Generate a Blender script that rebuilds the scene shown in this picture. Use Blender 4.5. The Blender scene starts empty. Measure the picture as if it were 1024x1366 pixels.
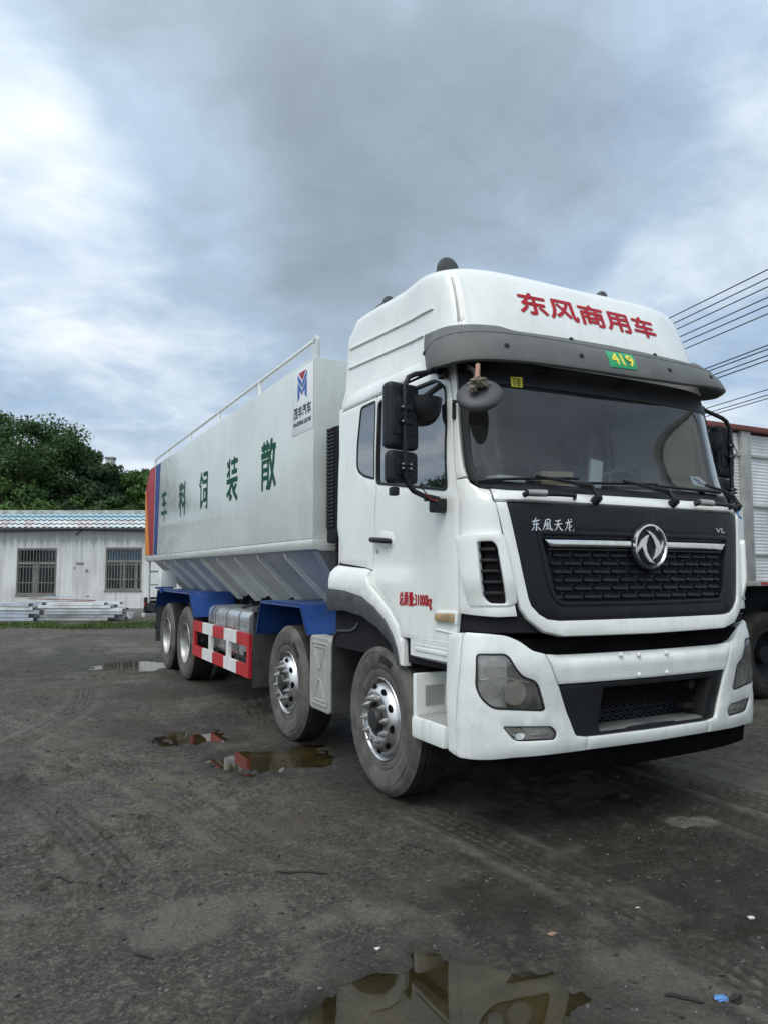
import bpy, bmesh, math, random
import numpy as np
from mathutils import Vector, Matrix, geometry
R = math.radians
random.seed(7); rng = np.random.default_rng(11)
SC = bpy.context.scene
COL = SC.collection

# ------------------------------------------------------------------ camera
YAW, PITCH, CX, CH, FPX = 27.480, 4.640, -3.713, 1.6, 978.17
cam_d = bpy.data.cameras.new('camera'); cam = bpy.data.objects.new('camera', cam_d); COL.objects.link(cam)
cam.location = (CX, 0, CH); cam.rotation_euler = (R(90 + PITCH), 0, R(-YAW))
cam_d.sensor_fit = 'VERTICAL'; cam_d.sensor_height = 36.0; cam_d.lens = 36.0 * FPX / 1366.0
cam_d.clip_start = 0.05; cam_d.clip_end = 5000
SC.camera = cam
# ------------------------------------------------------------------ view
SC.view_settings.view_transform = 'Standard'; SC.view_settings.look = 'None'
SC.view_settings.gamma = 1.0; SC.view_settings.exposure = 0.20
SC.render.engine = 'CYCLES'
SC.cycles.max_bounces = 8; SC.cycles.transparent_max_bounces = 12
SUN_EL, SUN_AZ = 56.0, 240.0      # azimuth clockwise from +Y: behind the camera, a little to the left

class NT:
    """small helper for node trees"""
    def __init__(s, tree): s.t = tree; s.t.nodes.clear()
    def n(s, typ, ins=None, **kw):
        nd = s.t.nodes.new(typ)
        for k, v in kw.items(): setattr(nd, k, v)
        for k, v in (ins or {}).items():
            if isinstance(v, bpy.types.NodeSocket): s.t.links.new(v, nd.inputs[k])
            elif v is not None: nd.inputs[k].default_value = v
        return nd
    def math(s, op, a, b=0.0, c=0.0, clamp=False):
        return s.n('ShaderNodeMath', {0: a, 1: b, 2: c}, operation=op, use_clamp=clamp).outputs[0]
    def ramp(s, fac, stops, interp='EASE'):
        nd = s.n('ShaderNodeValToRGB', {0: fac}); cr = nd.color_ramp; cr.interpolation = interp
        while len(cr.elements) < len(stops): cr.elements.new(0.5)
        for e, (p, c) in zip(cr.elements, stops):
            e.position = p; e.color = (c, c, c, 1) if isinstance(c, (int, float)) else (*c, 1)
        return nd.outputs[0]
    def mix(s, f, a, b, mode='MIX'):
        nd = s.n('ShaderNodeMix', data_type='RGBA', blend_type=mode)
        for k, v in ((0, f), (6, a), (7, b)):
            if isinstance(v, bpy.types.NodeSocket): s.t.links.new(v, nd.inputs[k])
            else: nd.inputs[k].default_value = v if k == 0 else ((*v, 1) if len(v) == 3 else v)
        return nd.outputs[2]
    def noise(s, vec, scale, detail=4, rough=.55, dist=0.0):
        return s.n('ShaderNodeTexNoise', {'Vector': vec, 'Scale': scale, 'Detail': detail, 'Roughness': rough, 'Distortion': dist}).outputs[0]

# ------------------------------------------------------------------ sky
W = bpy.data.worlds.new('World'); SC.world = W; W.use_nodes = True
t = NT(W.node_tree)
sky = t.n('ShaderNodeTexSky', sky_type='NISHITA', sun_disc=False, sun_elevation=R(SUN_EL), sun_rotation=R(SUN_AZ), air_density=1.0, dust_density=1.5)
tc = t.n('ShaderNodeTexCoord')
D = tc.outputs['Generated']
sep = t.n('ShaderNodeSeparateXYZ', {0: D})
den = t.math('ADD', t.math('MAXIMUM', sep.outputs[2], 0.0), 0.22)
cv = t.n('ShaderNodeCombineXYZ', {0: t.math('DIVIDE', sep.outputs[0], den), 1: t.math('DIVIDE', sep.outputs[1], den), 2: 0.3}).outputs[0]
big = t.noise(cv, 0.75, 3, .5, .3)
mid = t.noise(cv, 2.1, 6, .58, .25)
fine = t.noise(cv, 5.0, 6, .55, .5)
def lobe(px, py, p):           # a cloud mass in one direction of the sky
    x, y = px - 512, py - 683; U = -y; s, co = math.sin(R(YAW)), math.cos(R(YAW)); sp, cp = math.sin(R(PITCH)), math.cos(R(PITCH))
    fw = FPX * cp - U * sp; z = FPX * sp + U * cp
    v = Vector((x * co + fw * s, -x * s + fw * co, z)).normalized()
    d = t.n('ShaderNodeVectorMath', {0: D, 1: v}, operation='DOT_PRODUCT').outputs['Value']
    return t.math('POWER', t.math('MAXIMUM', d, 0.0), p)
den1 = t.math('ADD', t.math('MULTIPLY', big, .42), t.math('MULTIPLY', mid, .46))
den1 = t.math('ADD', den1, t.math('MULTIPLY', fine, .24))
for px_, py_, p_, w_ in ((330, 60, 90, .07), (440, 230, 70, .12), (760, 110, 60, .14), (600, 200, 50, .07), (120, 130, 120, -.03), (50, 350, 110, -.13), (340, 240, 400, -.06), (180, 470, 160, -.07), (540, 260, 300, -.05), (900, 300, 40, -.06), (150, 30, 300, .07), (930, 60, 120, -.04)):
    den1 = t.math('ADD', den1, t.math('MULTIPLY', lobe(px_, py_, p_), w_))
cloud = t.ramp(den1, [(.38, (8.3, 8.8, 9.2)), (.48, (6.0, 6.95, 8.0)), (.58, (4.0, 5.1, 6.4)), (.72, (3.0, 3.7, 4.55)), (1.0, (1.8, 2.2, 2.75))], 'LINEAR')
# thin holes in the deck where the blue comes through
hole = t.math('MULTIPLY', t.ramp(t.noise(cv, 1.7, 5, .6, .4), [(.38, 1.0), (.50, 0.0)]), .5)
hole = t.math('MULTIPLY', hole, t.math('SUBTRACT', 1.0, t.math('MINIMUM', t.math('MULTIPLY', lobe(470, 150, 14), 1.4), 1.0)))
colr = t.mix(hole, cloud, t.mix(.55, sky.outputs[0], (3.0, 4.8, 7.3)))
# the bright side of the overcast is behind the photographer, where the sun stands
sv = Vector((math.sin(R(SUN_AZ)) * math.cos(R(SUN_EL)), math.cos(R(SUN_AZ)) * math.cos(R(SUN_EL)), math.sin(R(SUN_EL))))
sd = t.n('ShaderNodeVectorMath', {0: D, 1: sv}, operation='DOT_PRODUCT').outputs['Value']
glow = t.n('ShaderNodeMapRange', {0: sd, 1: -.1, 2: 1.0, 3: 1.0, 4: 1.75}).outputs[0]
warm = t.mix(t.n('ShaderNodeMapRange', {0: sd, 1: .0, 2: .8, 3: 0.0, 4: 1.0}).outputs[0], (1.0, 1.0, 1.0), (1.12, 1.03, .92))
vm = t.mix(1.0, t.n('ShaderNodeVectorMath', {0: colr, 3: glow}, operation='SCALE').outputs[0], warm, 'MULTIPLY')
bg = t.n('ShaderNodeBackground', {0: vm, 1: 0.1})
t.n('ShaderNodeOutputWorld', {0: bg.outputs[0]})
# ------------------------------------------------------------------ soft sun behind the cloud deck
sun_d = bpy.data.lights.new('sun', 'SUN'); sun_d.energy = 1.35; sun_d.angle = R(35); sun_d.color = (1.0, .96, .89)
sun = bpy.data.objects.new('sun', sun_d); COL.objects.link(sun)
sun.rotation_euler = (-sv).to_track_quat('-Z', 'Y').to_euler()

# ================================================================== materials
def principled(name, color, rough=.5, metal=0.0, coat=0.0, var=0.0, vscale=6.0, streak=0.0, streak_col=(.2, .18, .15), specks=0.0, bump=0.0, bscale=60.0, spec=.5, coords='Object', rvar=.0):
    m = bpy.data.materials.new(name); m.use_nodes = True; n = NT(m.node_tree)
    tcn = n.n('ShaderNodeTexCoord').outputs[coords]
    col = None
    if var:
        f = n.noise(tcn, vscale, 5, .6)
        col = n.mix(n.ramp(f, [(.3, 0.0), (.7, 1.0)]), [c * (1 - var) for c in color], [min(1, c * (1 + var * .6)) for c in color])
    if streak:
        mp = n.n('ShaderNodeMapping', {'Vector': tcn, 'Scale': (9, 9, .55)}).outputs[0]
        f2 = n.noise(mp, 2.0, 6, .65, .4)
        f3 = n.noise(tcn, 1.3, 4, .6)
        msk = n.math('MULTIPLY', n.ramp(f2, [(.50, 0.0), (.74, 1.0)]), n.ramp(f3, [(.35, 0.0), (.7, 1.0)]))
        col = n.mix(n.math('MULTIPLY', msk, streak), col if col is not None else color, streak_col)
    if specks:      # splashed mud: small spots in loose swarms
        sp_ = n.math('MULTIPLY', n.ramp(n.noise(tcn, 55, 3, .6), [(.60, 0.0), (.66, 1.0)], 'LINEAR'), n.ramp(n.noise(tcn, 2.2, 4, .6), [(.44, 0.0), (.66, 1.0)]))
        sm_ = n.math('MULTIPLY', n.ramp(n.noise(n.n('ShaderNodeMapping', {'Vector': tcn, 'Location': (3, 8, 2)}).outputs[0], 1.6, 6, .68, .6), [(.54, 0.0), (.70, 1.0)]), .45)
        col = n.mix(n.math('MULTIPLY', n.math('MAXIMUM', sp_, sm_), specks), col if col is not None else color, (.27, .25, .22))
    b = n.n('ShaderNodeBsdfPrincipled', {'Base Color': col if col is not None else (*color, 1), 'Metallic': metal, 'Roughness': rough, 'Coat Weight': coat, 'Coat Roughness': .12, 'Specular IOR Level': spec})
    if rvar:
        n.t.links.new(n.n('ShaderNodeMapRange', {0: n.noise(tcn, 4, 5, .6), 1: .3, 2: .7, 3: max(0, rough - rvar), 4: rough + rvar}).outputs[0], b.inputs['Roughness'])
    if bump:
        bp = n.n('ShaderNodeBump', {'Height': n.noise(tcn, bscale, 3), 'Strength': bump, 'Distance': .01}).outputs[0]
        n.t.links.new(bp, b.inputs['Normal'])
    n.n('ShaderNodeOutputMaterial', {0: b.outputs[0]})
    return m
def glass_mat(name, tint, fres=1.5, extra=0.0, dirt=0.0):
    m = bpy.data.materials.new(name); m.use_nodes = True; n = NT(m.node_tree)
    tr = n.n('ShaderNodeBsdfTransparent', {0: (*tint, 1)}).outputs[0]
    gl = n.n('ShaderNodeBsdfGlossy', {0: (1, 1, 1, 1), 'Roughness': .015}).outputs[0]
    fr = n.n('ShaderNodeFresnel', {0: fres}).outputs[0]
    fr = n.math('ADD', n.math('MULTIPLY', fr, 1.3), extra, clamp=True)
    sh = n.n('ShaderNodeMixShader', {0: fr, 1: tr, 2: gl}).outputs[0]
    if dirt:
        tcn = n.n('ShaderNodeTexCoord').outputs['Object']
        df = n.n('ShaderNodeBsdfDiffuse', {0: (.66, .65, .60, 1)}).outputs[0]
        f = n.math('MULTIPLY', n.ramp(n.noise(tcn, 3.0, 6, .65), [(.35, .15), (.75, 1.0)]), dirt)
        sh = n.n('ShaderNodeMixShader', {0: f, 1: sh, 2: df}).outputs[0]
    n.n('ShaderNodeOutputMaterial', {0: sh})
    return m
M = {}
M['white'] = principled('white_paint', (.81, .83, .80), .28, coat=.5, var=.06, vscale=2.5, bump=.035, bscale=2.2, specks=.14, streak=.28, streak_col=(.36, .34, .30), rvar=.08)
M['white_low'] = principled('white_paint_dusty', (.80, .825, .80), .34, coat=.35, var=.08, vscale=4, specks=.38, streak=.4, streak_col=(.30, .28, .25), bump=.02, bscale=30)
M['tank'] = principled('tank_paint', (.60, .645, .62), .28, coat=.35, var=.10, vscale=.8, streak=.45, streak_col=(.33, .34, .32), bump=.16, bscale=1.3, specks=.3, rvar=.1)
M['hopper'] = principled('hopper_paint', (.50, .53, .54), .38, var=.15, vscale=2, streak=.4, streak_col=(.22, .22, .21), rvar=.12)
M['visor'] = principled('grey_plastic', (.125, .13, .125), .6, spec=.3, var=.12, vscale=5, bump=.05, bscale=300)
M['black'] = principled('black_plastic', (.014, .015, .017), .5, spec=.3, var=.25, vscale=8, bump=.05, bscale=250)
M['panelblack'] = principled('satin_black_plastic', (.009, .011, .015), .42, spec=.3, var=.2, vscale=6, streak=.5, streak_col=(.045, .045, .043), bump=.03, bscale=200)
M['trim'] = principled('faded_black_trim', (.055, .057, .06), .6, var=.3, vscale=7, streak=.4, streak_col=(.12, .115, .1), bump=.08, bscale=200)
M['shell'] = principled('cab_inner', (.02, .02, .022), .9, spec=.1)
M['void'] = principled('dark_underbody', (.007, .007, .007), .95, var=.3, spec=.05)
M['frame'] = principled('chassis_paint', (.013, .015, .018), .7, spec=.25, var=.4, vscale=5)
M['rubber'] = principled('tyre_rubber', (.118, .112, .102), .88, spec=.2, var=.35, vscale=7, bump=.12, bscale=90)
M['rubber_dark'] = principled('tread_rubber', (.035, .033, .030), .9, spec=.2, var=.3, vscale=9, bump=.2, bscale=70)
M['steel'] = principled('alloy_steel', (.66, .66, .65), .36, metal=.95, var=.3, vscale=9, rvar=.12)
M['steel_dull'] = principled('dusty_steel', (.46, .46, .45), .5, metal=.85, var=.25, vscale=7, rvar=.12)
M['hub'] = principled('greasy_hub', (.03, .03, .03), .5, var=.4)
M['chrome'] = principled('chrome', (.8, .8, .8), .12, metal=1.0, var=.12, vscale=18)
M['alu'] = principled('aluminium_tank', (.66, .67, .67), .32, metal=.9, var=.15, vscale=4, rvar=.12)
M['blue'] = principled('blue_paint', (.015, .062, .25), .42, coat=.2, specks=.5, var=.2, vscale=4, streak=.3, streak_col=(.06, .09, .16))
M['red'] = principled('red_reflective', (.48, .022, .03), .42, specks=.35, var=.15, vscale=5)
M['wht_refl'] = principled('white_reflective', (.75, .75, .73), .42, var=.1, vscale=5)
M['redtxt'] = principled('red_vinyl', (.42, .006, .018), .45, spec=.3)
M['greentxt'] = principled('green_vinyl', (.001, .070, .034), .55, spec=.15)
M['stripe_red'] = principled('stripe_red', (.34, .008, .010), .45, spec=.3, var=.08)
M['stripe_blue'] = principled('stripe_blue', (.010, .035, .19), .45, spec=.3, var=.08)
M['stripe_orange'] = principled('stripe_orange', (.70, .24, .01), .45, var=.08, spec=.3)
M['plate_green'] = principled('green_sticker', (.01, .33, .12), .45)
M['plate_yellow'] = principled('yellow_sticker', (.75, .66, .06), .5)
M['label_white'] = principled('white_decal', (.74, .76, .77), .35)
M['navy'] = principled('navy_print', (.012, .015, .03), .45)
M['logo_blue'] = principled('logo_blue', (.03, .10, .38), .45)
M['boxgrey'] = principled('grey_cover_paint', (.36, .36, .345), .45, specks=.5, var=.12, vscale=5, streak=.3, streak_col=(.2, .19, .17))
M['glass'] = glass_mat('windscreen_glass', (.86, .90, .90), 1.5, .012, .015)
M['sideglass'] = glass_mat('tinted_side_glass', (.22, .24, .25), 1.55, .16)
M['lens'] = glass_mat('lamp_lens', (.93, .93, .90), 1.45, .05, .30)
M['reflector'] = principled('lamp_reflector', (.82, .81, .76), .45, metal=.2, var=.25, vscale=14)
M['amber'] = principled('amber_lens', (.42, .30, .16), .2, coat=.5, var=.3, vscale=20)
M['cardboard'] = principled('cardboard', (.46, .34, .22), .8, var=.1)
M['paper'] = principled('paper', (.72, .74, .74), .7)
M['liner'] = principled('cab_liner', (.55, .55, .52), .85, var=.1)
M['seat'] = principled('seat_fabric', (.45, .45, .42), .85, var=.15)
M['dash'] = principled('dash_plastic', (.22, .22, .215), .7, var=.2)
M['rag'] = principled('dirty_rag', (.22, .19, .15), .9, var=.35, vscale=30, bump=.4, bscale=60)
M['skinrag'] = principled('pink_stub', (.42, .24, .18), .7)
M['greymir'] = principled('mirror_back_grey', (.055, .055, .06), .5, var=.15, vscale=12)
M['wirered'] = principled('red_wire', (.4, .03, .03), .5)

# ================================================================== object helpers
def tag(o, label=None, cat=None, group=None, kind=None):
    for k, v in (('label', label), ('category', cat), ('group', group), ('kind', kind)):
        if v: o[k] = v
    return o
def empty(name, loc=(0, 0, 0), rz=0.0):
    o = bpy.data.objects.new(name, None); COL.objects.link(o); o.location = loc; o.rotation_euler = (0, 0, rz); o.empty_display_size = .2
    return o
class MB:
    """collects geometry, builds ONE mesh object"""
    def __init__(s): s.v = []; s.f = []; s.mi = []; s.cur = 0
    def add(s, vs, fs):
        b = len(s.v); s.v += [tuple(map(float, p)) for p in vs]; s.f += [tuple(b + i for i in f) for f in fs]; s.mi += [s.cur] * len(fs); return s
    def mat(s, i): s.cur = i; return s
    def box(s, x0, x1, y0, y1, z0, z1, b=0.0, seg=2, rot=None, about=None):
        bm = bmesh.new(); bmesh.ops.create_cube(bm, size=1)
        for v in bm.verts: v.co = Vector(((x0 + x1) / 2 + v.co.x * (x1 - x0), (y0 + y1) / 2 + v.co.y * (y1 - y0), (z0 + z1) / 2 + v.co.z * (z1 - z0)))
        if b: bmesh.ops.bevel(bm, geom=bm.edges[:], offset=min(b, .49 * min(abs(x1 - x0), abs(y1 - y0), abs(z1 - z0))), segments=seg, affect='EDGES', profile=.6)
        if rot is not None:
            c = Vector(about) if about else Vector(((x0 + x1) / 2, (y0 + y1) / 2, (z0 + z1) / 2))
            for v in bm.verts: v.co = rot @ (v.co - c) + c
        return s.bm(bm)
    def bm(s, bm):
        bm.verts.index_update(); s.add([v.co[:] for v in bm.verts], [[v.index for v in f.verts] for f in bm.faces]); bm.free(); return s
    def tube(s, pts, r, n=10, closed=False, cap=True):
        P = [Vector(p) for p in pts]; rings = []; rr = r if isinstance(r, (list, tuple)) else [r] * len(P)
        prev = None
        for i, p in enumerate(P):
            a = P[max(i - 1, 0)]; b = P[min(i + 1, len(P) - 1)]
            tdir = (b - a).normalized()
            if prev is None:
                up = Vector((0, 0, 1)) if abs(tdir.z) < .9 else Vector((1, 0, 0)); u = tdir.cross(up).normalized()
            else: u = (prev - tdir * prev.dot(tdir)).normalized()
            prev = u; w = tdir.cross(u)
            rings.append([p + (u * math.cos(k * 2 * math.pi / n) + w * math.sin(k * 2 * math.pi / n)) * rr[i] for k in range(n)])
        vs = [q for rg in rings for q in rg]; fs = []
        for i in range(len(P) - 1):
            for k in range(n): fs.append((i * n + k, i * n + (k + 1) % n, (i + 1) * n + (k + 1) % n, (i + 1) * n + k))
        if cap: fs += [tuple(range(n))[::-1], tuple((len(P) - 1) * n + k for k in range(n))]
        return s.add(vs, fs)
    def lathe(s, prof, origin, axis='x', n=48, sgn=-1):
        """prof: (r, h); h measured along axis*sgn from origin"""
        o = Vector(origin); vs = []; fs = []
        for r, h in prof:
            for k in range(n):
                a = 2 * math.pi * k / n
                if axis == 'x': vs.append(o + Vector((sgn * h, r * math.cos(a), r * math.sin(a))))
                elif axis == 'y': vs.append(o + Vector((r * math.cos(a), sgn * h, r * math.sin(a))))
                else: vs.append(o + Vector((r * math.cos(a), r * math.sin(a), sgn * h)))
        for i in range(len(prof) - 1):
            for k in range(n): fs.append((i * n + k, i * n + (k + 1) % n, (i + 1) * n + (k + 1) % n, (i + 1) * n + k))
        return s.add(vs, fs)
    def prism(s, poly, a, b, axis='x'):
        """extrude a polygon of (u,v) between a and b: axis x -> (u,v)=(y,z); y -> (x,z); z -> (x,y)"""
        def P(u, v, w): return (w, u, v) if axis == 'x' else ((u, w, v) if axis == 'y' else (u, v, w))
        n = len(poly); vs = [P(u, v, a) for u, v in poly] + [P(u, v, b) for u, v in poly]
        fs = [tuple(range(n))[::-1], tuple(range(n, 2 * n))] + [(i, (i + 1) % n, n + (i + 1) % n, n + i) for i in range(n)]
        return s.add(vs, fs)
    def strip(s, poly, a, b, th, axis='x'):
        """bent sheet: open polyline of (u,v) with thickness th, between a and b"""
        P = [Vector(p) for p in poly]; o = []
        for i, p in enumerate(P):
            d = (P[min(i + 1, len(P) - 1)] - P[max(i - 1, 0)]).normalized(); o.append(p + Vector((-d.y, d.x)) * th)
        return s.prism([tuple(p) for p in P] + [tuple(p) for p in reversed(o)], a, b, axis)
    def build(s, name, mats, parent=None, smooth=40, bevel=0.0, recalc=True):
        me = bpy.data.meshes.new(name); me.from_pydata(s.v, [], s.f); me.update()
        mats = mats if isinstance(mats, (list, tuple)) else [mats]
        for m in mats: me.materials.append(M[m] if isinstance(m, str) else m)
        if len(mats) > 1: me.polygons.foreach_set('material_index', s.mi)
        if recalc or bevel:
            bm = bmesh.new(); bm.from_mesh(me)
            if bevel:
                bmesh.ops.remove_doubles(bm, verts=bm.verts, dist=1e-5)
                es = [e for e in bm.edges if len(e.link_faces) == 2 and e.calc_face_angle(0) > R(30)]
                bmesh.ops.bevel(bm, geom=es, offset=bevel, segments=2, affect='EDGES', profile=.6, clamp_overlap=True)
            bmesh.ops.recalc_face_normals(bm, faces=bm.faces); bm.to_mesh(me); bm.free()
        if smooth:
            me.polygons.foreach_set('use_smooth', [True] * len(me.polygons)); me.set_sharp_from_angle(angle=R(smooth))
        o = bpy.data.objects.new(name, me); COL.objects.link(o)
        if parent: o.parent = parent
        return o
def copy_tree(o, parent=None):
    c = o.copy(); COL.objects.link(c)
    if parent: c.parent = parent
    for ch in o.children: copy_tree(ch, c)
    return c

# ------------------------------------------------------------------ curved skins of the cab
def pchip(xs, ys):
    xs = np.array(xs, float); ys = np.array(ys, float); h = np.diff(xs); d = np.diff(ys) / h
    m = np.zeros(len(xs)); m[0] = d[0]; m[-1] = d[-1]
    for i in range(1, len(xs) - 1):
        if d[i - 1] * d[i] > 0:
            w1 = 2 * h[i] + h[i - 1]; w2 = h[i] + 2 * h[i - 1]; m[i] = (w1 + w2) / (w1 / d[i - 1] + w2 / d[i])
    def f(x):
        x = np.clip(x, xs[0], xs[-1]); i = np.clip(np.searchsorted(xs, x) - 1, 0, len(xs) - 2); q = (x - xs[i]) / h[i]
        return (ys[i] * (1 + 2 * q) * (1 - q) ** 2 + m[i] * h[i] * q * (1 - q) ** 2 + ys[i + 1] * q * q * (3 - 2 * q) + m[i + 1] * h[i] * q * q * (q - 1))
    return f
def sstep(x, a, b):
    q = np.clip((x - a) / (b - a), 0, 1); return q * q * (3 - 2 * q)
class Skin:
    """a panel surface: a = distance along the plan outline from the middle of the front, z = height"""
    def __init__(s, plan, Wd, Y0, rear, ref, bulge=False):
        k = np.array(plan, float); tt0 = np.r_[0, np.cumsum(np.hypot(*np.diff(k, axis=0).T))]
        fx, fy = pchip(tt0, k[:, 0]), pchip(tt0, k[:, 1]); tt = np.linspace(0, tt0[-1], 800)
        s.px, s.py = fx(tt) / k[-1, 0], fy(tt); s.w0 = k[-1, 0]
        s.s = np.r_[0, np.cumsum(np.hypot(np.diff(s.px * s.w0), np.diff(s.py)))]
        s.W = pchip(*zip(*Wd)); s.Y = pchip(*zip(*Y0)); s.rear = rear; s.ref = ref; s.smax = s.s[-1]; s.bulge = bulge
    def P(s, a, z):
        a = np.asarray(a, float); z = np.asarray(z, float); sg = np.sign(a); q = np.abs(a)
        x = np.interp(q, s.s, s.px); d = np.interp(q, s.s, s.py); y0 = s.Y(z); k = (s.rear - y0) / (s.rear - s.ref)
        w = s.W(z)
        if s.bulge:   # the crease along the lower door: the skin steps outwards below it, fading to the front
            w = w + .030 * sstep(q, 1.50, 2.2) * (1 - sstep(z, 1.515 + .02 * q, 1.58 + .02 * q))
            w = w - .020 * sstep(q, 1.5, 1.9) * sstep(z, 3.02, 3.12)
        return np.stack([sg * x * w, y0 + d * k + 0 * x, z + 0 * x], -1)
    def PN(s, a, z):
        e = 2e-3; p = s.P(a, z); n = np.cross(s.P(a + e, z) - s.P(a - e, z), s.P(a, z + e) - s.P(a, z - e))
        return p, n / np.linalg.norm(n, axis=-1, keepdims=True)
    def at(s, a, z, off=0.0):
        p, n = s.PN(np.array([a]), np.array([z])); return Vector(p[0] + n[0] * off)
CAB = Skin([(0, 0), (.3, .003), (.5, .01), (.8, .035), (.95, .065), (1.05, .105), (1.13, .165), (1.175, .235), (1.195, .33), (1.2, .43), (1.2, 1.0), (1.2, 2.14)],
           [(.9, 1.225), (1.5, 1.22), (2.0, 1.208), (2.4, 1.2), (2.9, 1.175), (3.2, 1.15), (3.4, 1.135), (3.7, 1.12)],
           [(.9, 3.40), (1.1, 3.41), (1.31, 3.435), (1.76, 3.455), (2.0, 3.465), (2.06, 3.49), (2.12, 3.54), (2.92, 3.73), (3.1, 3.79), (3.26, 3.83), (3.43, 3.885), (3.6, 3.96), (3.7, 4.02)], 5.68, 3.54, True)
BUMP = Skin([(0, 0), (.5, .02), (.75, .045), (.9, .07), (1.0, .1), (1.137, .14), (1.225, .2), (1.265, .265), (1.28, .34), (1.28, .46)],
            [(.3, 1.26), (.5, 1.265), (.8, 1.28), (1.1, 1.27), (1.25, 1.255)],
            [(.3, 3.48), (.48, 3.45), (.6, 3.43), (.68, 3.432), (.9, 3.418), (1.05, 3.412), (1.12, 3.43), (1.25, 3.47)], 3.87, 3.41)
class Flat:
    """flat panel: (a,z) -> origin + a*u + z*v, for signs and plates"""
    def __init__(s, o, u, v): s.o = np.array(o, float); s.u = np.array(u, float); s.v = np.array(v, float); s.n = np.cross(s.u, s.v); s.n /= np.linalg.norm(s.n)
    def PN(s, a, z):
        p = s.o + np.asarray(a)[..., None] * s.u + np.asarray(z)[..., None] * s.v; return p, np.broadcast_to(s.n, p.shape)
def inside(pt, poly):
    x, y = pt; c = False; j = len(poly) - 1
    for i in range(len(poly)):
        xi, yi = poly[i]; xj, yj = poly[j]
        if (yi > y) != (yj > y) and x < (xj - xi) * (y - yi) / (yj - yi) + xi: c = not c
        j = i
    return c
def area(poly): return .5 * sum(poly[i - 1][0] * poly[i][1] - poly[i][0] * poly[i - 1][1] for i in range(len(poly)))
def ccw(poly): return list(poly) if area(poly) > 0 else list(poly)[::-1]
def roundp(poly, r, n=4):
    """round the corners of a polygon"""
    out = []
    for i, p in enumerate(poly):
        a = Vector(poly[i - 1]); b = Vector(p); c = Vector(poly[(i + 1) % len(poly)])
        rr = r[i] if isinstance(r, (list, tuple)) else r
        k = min(rr, .45 * (a - b).length, .45 * (c - b).length)
        if k < 1e-4: out.append(tuple(b)); continue
        p0 = b + (a - b).normalized() * k; p1 = b + (c - b).normalized() * k
        for q in range(n + 1):
            f = q / n; out.append(tuple(p0 * (1 - f) ** 2 + b * 2 * f * (1 - f) + p1 * f * f))
    return out
def resamp(poly, h):
    out = []
    for i in range(len(poly)):
        a, b = Vector(poly[i]), Vector(poly[(i + 1) % len(poly)]); k = max(1, int(math.ceil((b - a).length / h)))
        out += [tuple(a + (b - a) * (q / k)) for q in range(k)]
    return out
def inset(poly, d):
    """shift a ccw polygon inwards by d (outwards if negative)"""
    n = len(poly); out = []
    for i in range(n):
        p = Vector(poly[i]); a = (p - Vector(poly[i - 1])); b = (Vector(poly[(i + 1) % n]) - p)
        a.normalize(); b.normalize(); na = Vector((-a.y, a.x)); nb = Vector((-b.y, b.x)); m = na + nb
        if m.length < 1e-6: m = na.copy()
        m.normalize(); k = max(.35, m.dot(na)); out.append(tuple(p + m * (d / k)))
    return out
def mir(poly): return [(-a, z) for a, z in poly]
def sym(half):
    """half outline listed from the middle-top over the left side to the middle-bottom -> full symmetric outline"""
    full = list(half) + [(-a, z) for a, z in reversed(half)]
    return [p for i, p in enumerate(full) if abs(p[0] - full[i - 1][0]) + abs(p[1] - full[i - 1][1]) > 1e-6]
def patch(mb, skin, outline, holes=(), t=0.0, d=.02, b=.005, h=.07, off=None):
    """a sheet cut to `outline` (with holes), laid on the skin: outer face at height t, rounded edge b, edge wall d deep"""
    outer = resamp(ccw(outline), h); hs = [resamp(ccw(q), h) for q in holes]
    steps = [(b, 0.0), (b * .3, b * .3), (0.0, b)]
    flat = []; loops = []
    o_in = inset(outer, b); h_in = [inset(q, -b) for q in hs]
    for lp in [o_in] + h_in:
        i0 = len(flat); flat += lp; loops.append(list(range(i0, len(flat))))
    edges = [(lp[i], lp[(i + 1) % len(lp)]) for lp in loops for i in range(len(lp))]
    xs = [p[0] for p in o_in]; zs = [p[1] for p in o_in]
    nb = len(flat); pts = []
    for gx in np.arange(min(xs) + h * .5, max(xs), h):
        for gz in np.arange(min(zs) + h * .5, max(zs), h):
            if inside((gx, gz), o_in) and not any(inside((gx, gz), q) for q in h_in):
                if min((gx - p[0]) ** 2 + (gz - p[1]) ** 2 for p in flat[:nb]) > (.45 * h) ** 2: pts.append((float(gx), float(gz)))
    flat += pts
    V, _, F, ov, _, _ = geometry.delaunay_2d_cdt([Vector(p) for p in flat], edges, [], 0, 1e-6)
    V = [tuple(v) for v in V]; faces = []
    for f in F:
        cxx = sum(V[i][0] for i in f) / len(f); czz = sum(V[i][1] for i in f) / len(f)
        if inside((cxx, czz), o_in) and not any(inside((cxx, czz), q) for q in h_in): faces.append(tuple(f))
    def lift(P2, tt):
        A = np.array([p[0] for p in P2]); Z = np.array([p[1] for p in P2]); p, n = skin.PN(A, Z)
        o = np.full(len(A), float(tt)) + (off(A, Z) if off else 0.0)
        return p + n * o[:, None]
    mb.add(lift(V, t), faces)
    for base, sg in [(outer, 1)] + [(q, -1) for q in hs]:
        rings = [lift(inset(base, sg * i), t - dz) for i, dz in steps] + [lift(base, t - max(d, b + .001))]
        n = len(base); vs = [p for rg in rings for p in rg]; fs = []
        for r_ in range(len(rings) - 1):
            for k in range(n):
                a_, b_ = r_ * n + k, r_ * n + (k + 1) % n; q = (a_, a_ + n, b_ + n, b_); fs.append(q if sg > 0 else q[::-1])
        mb.add(vs, fs)
    return mb
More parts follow.
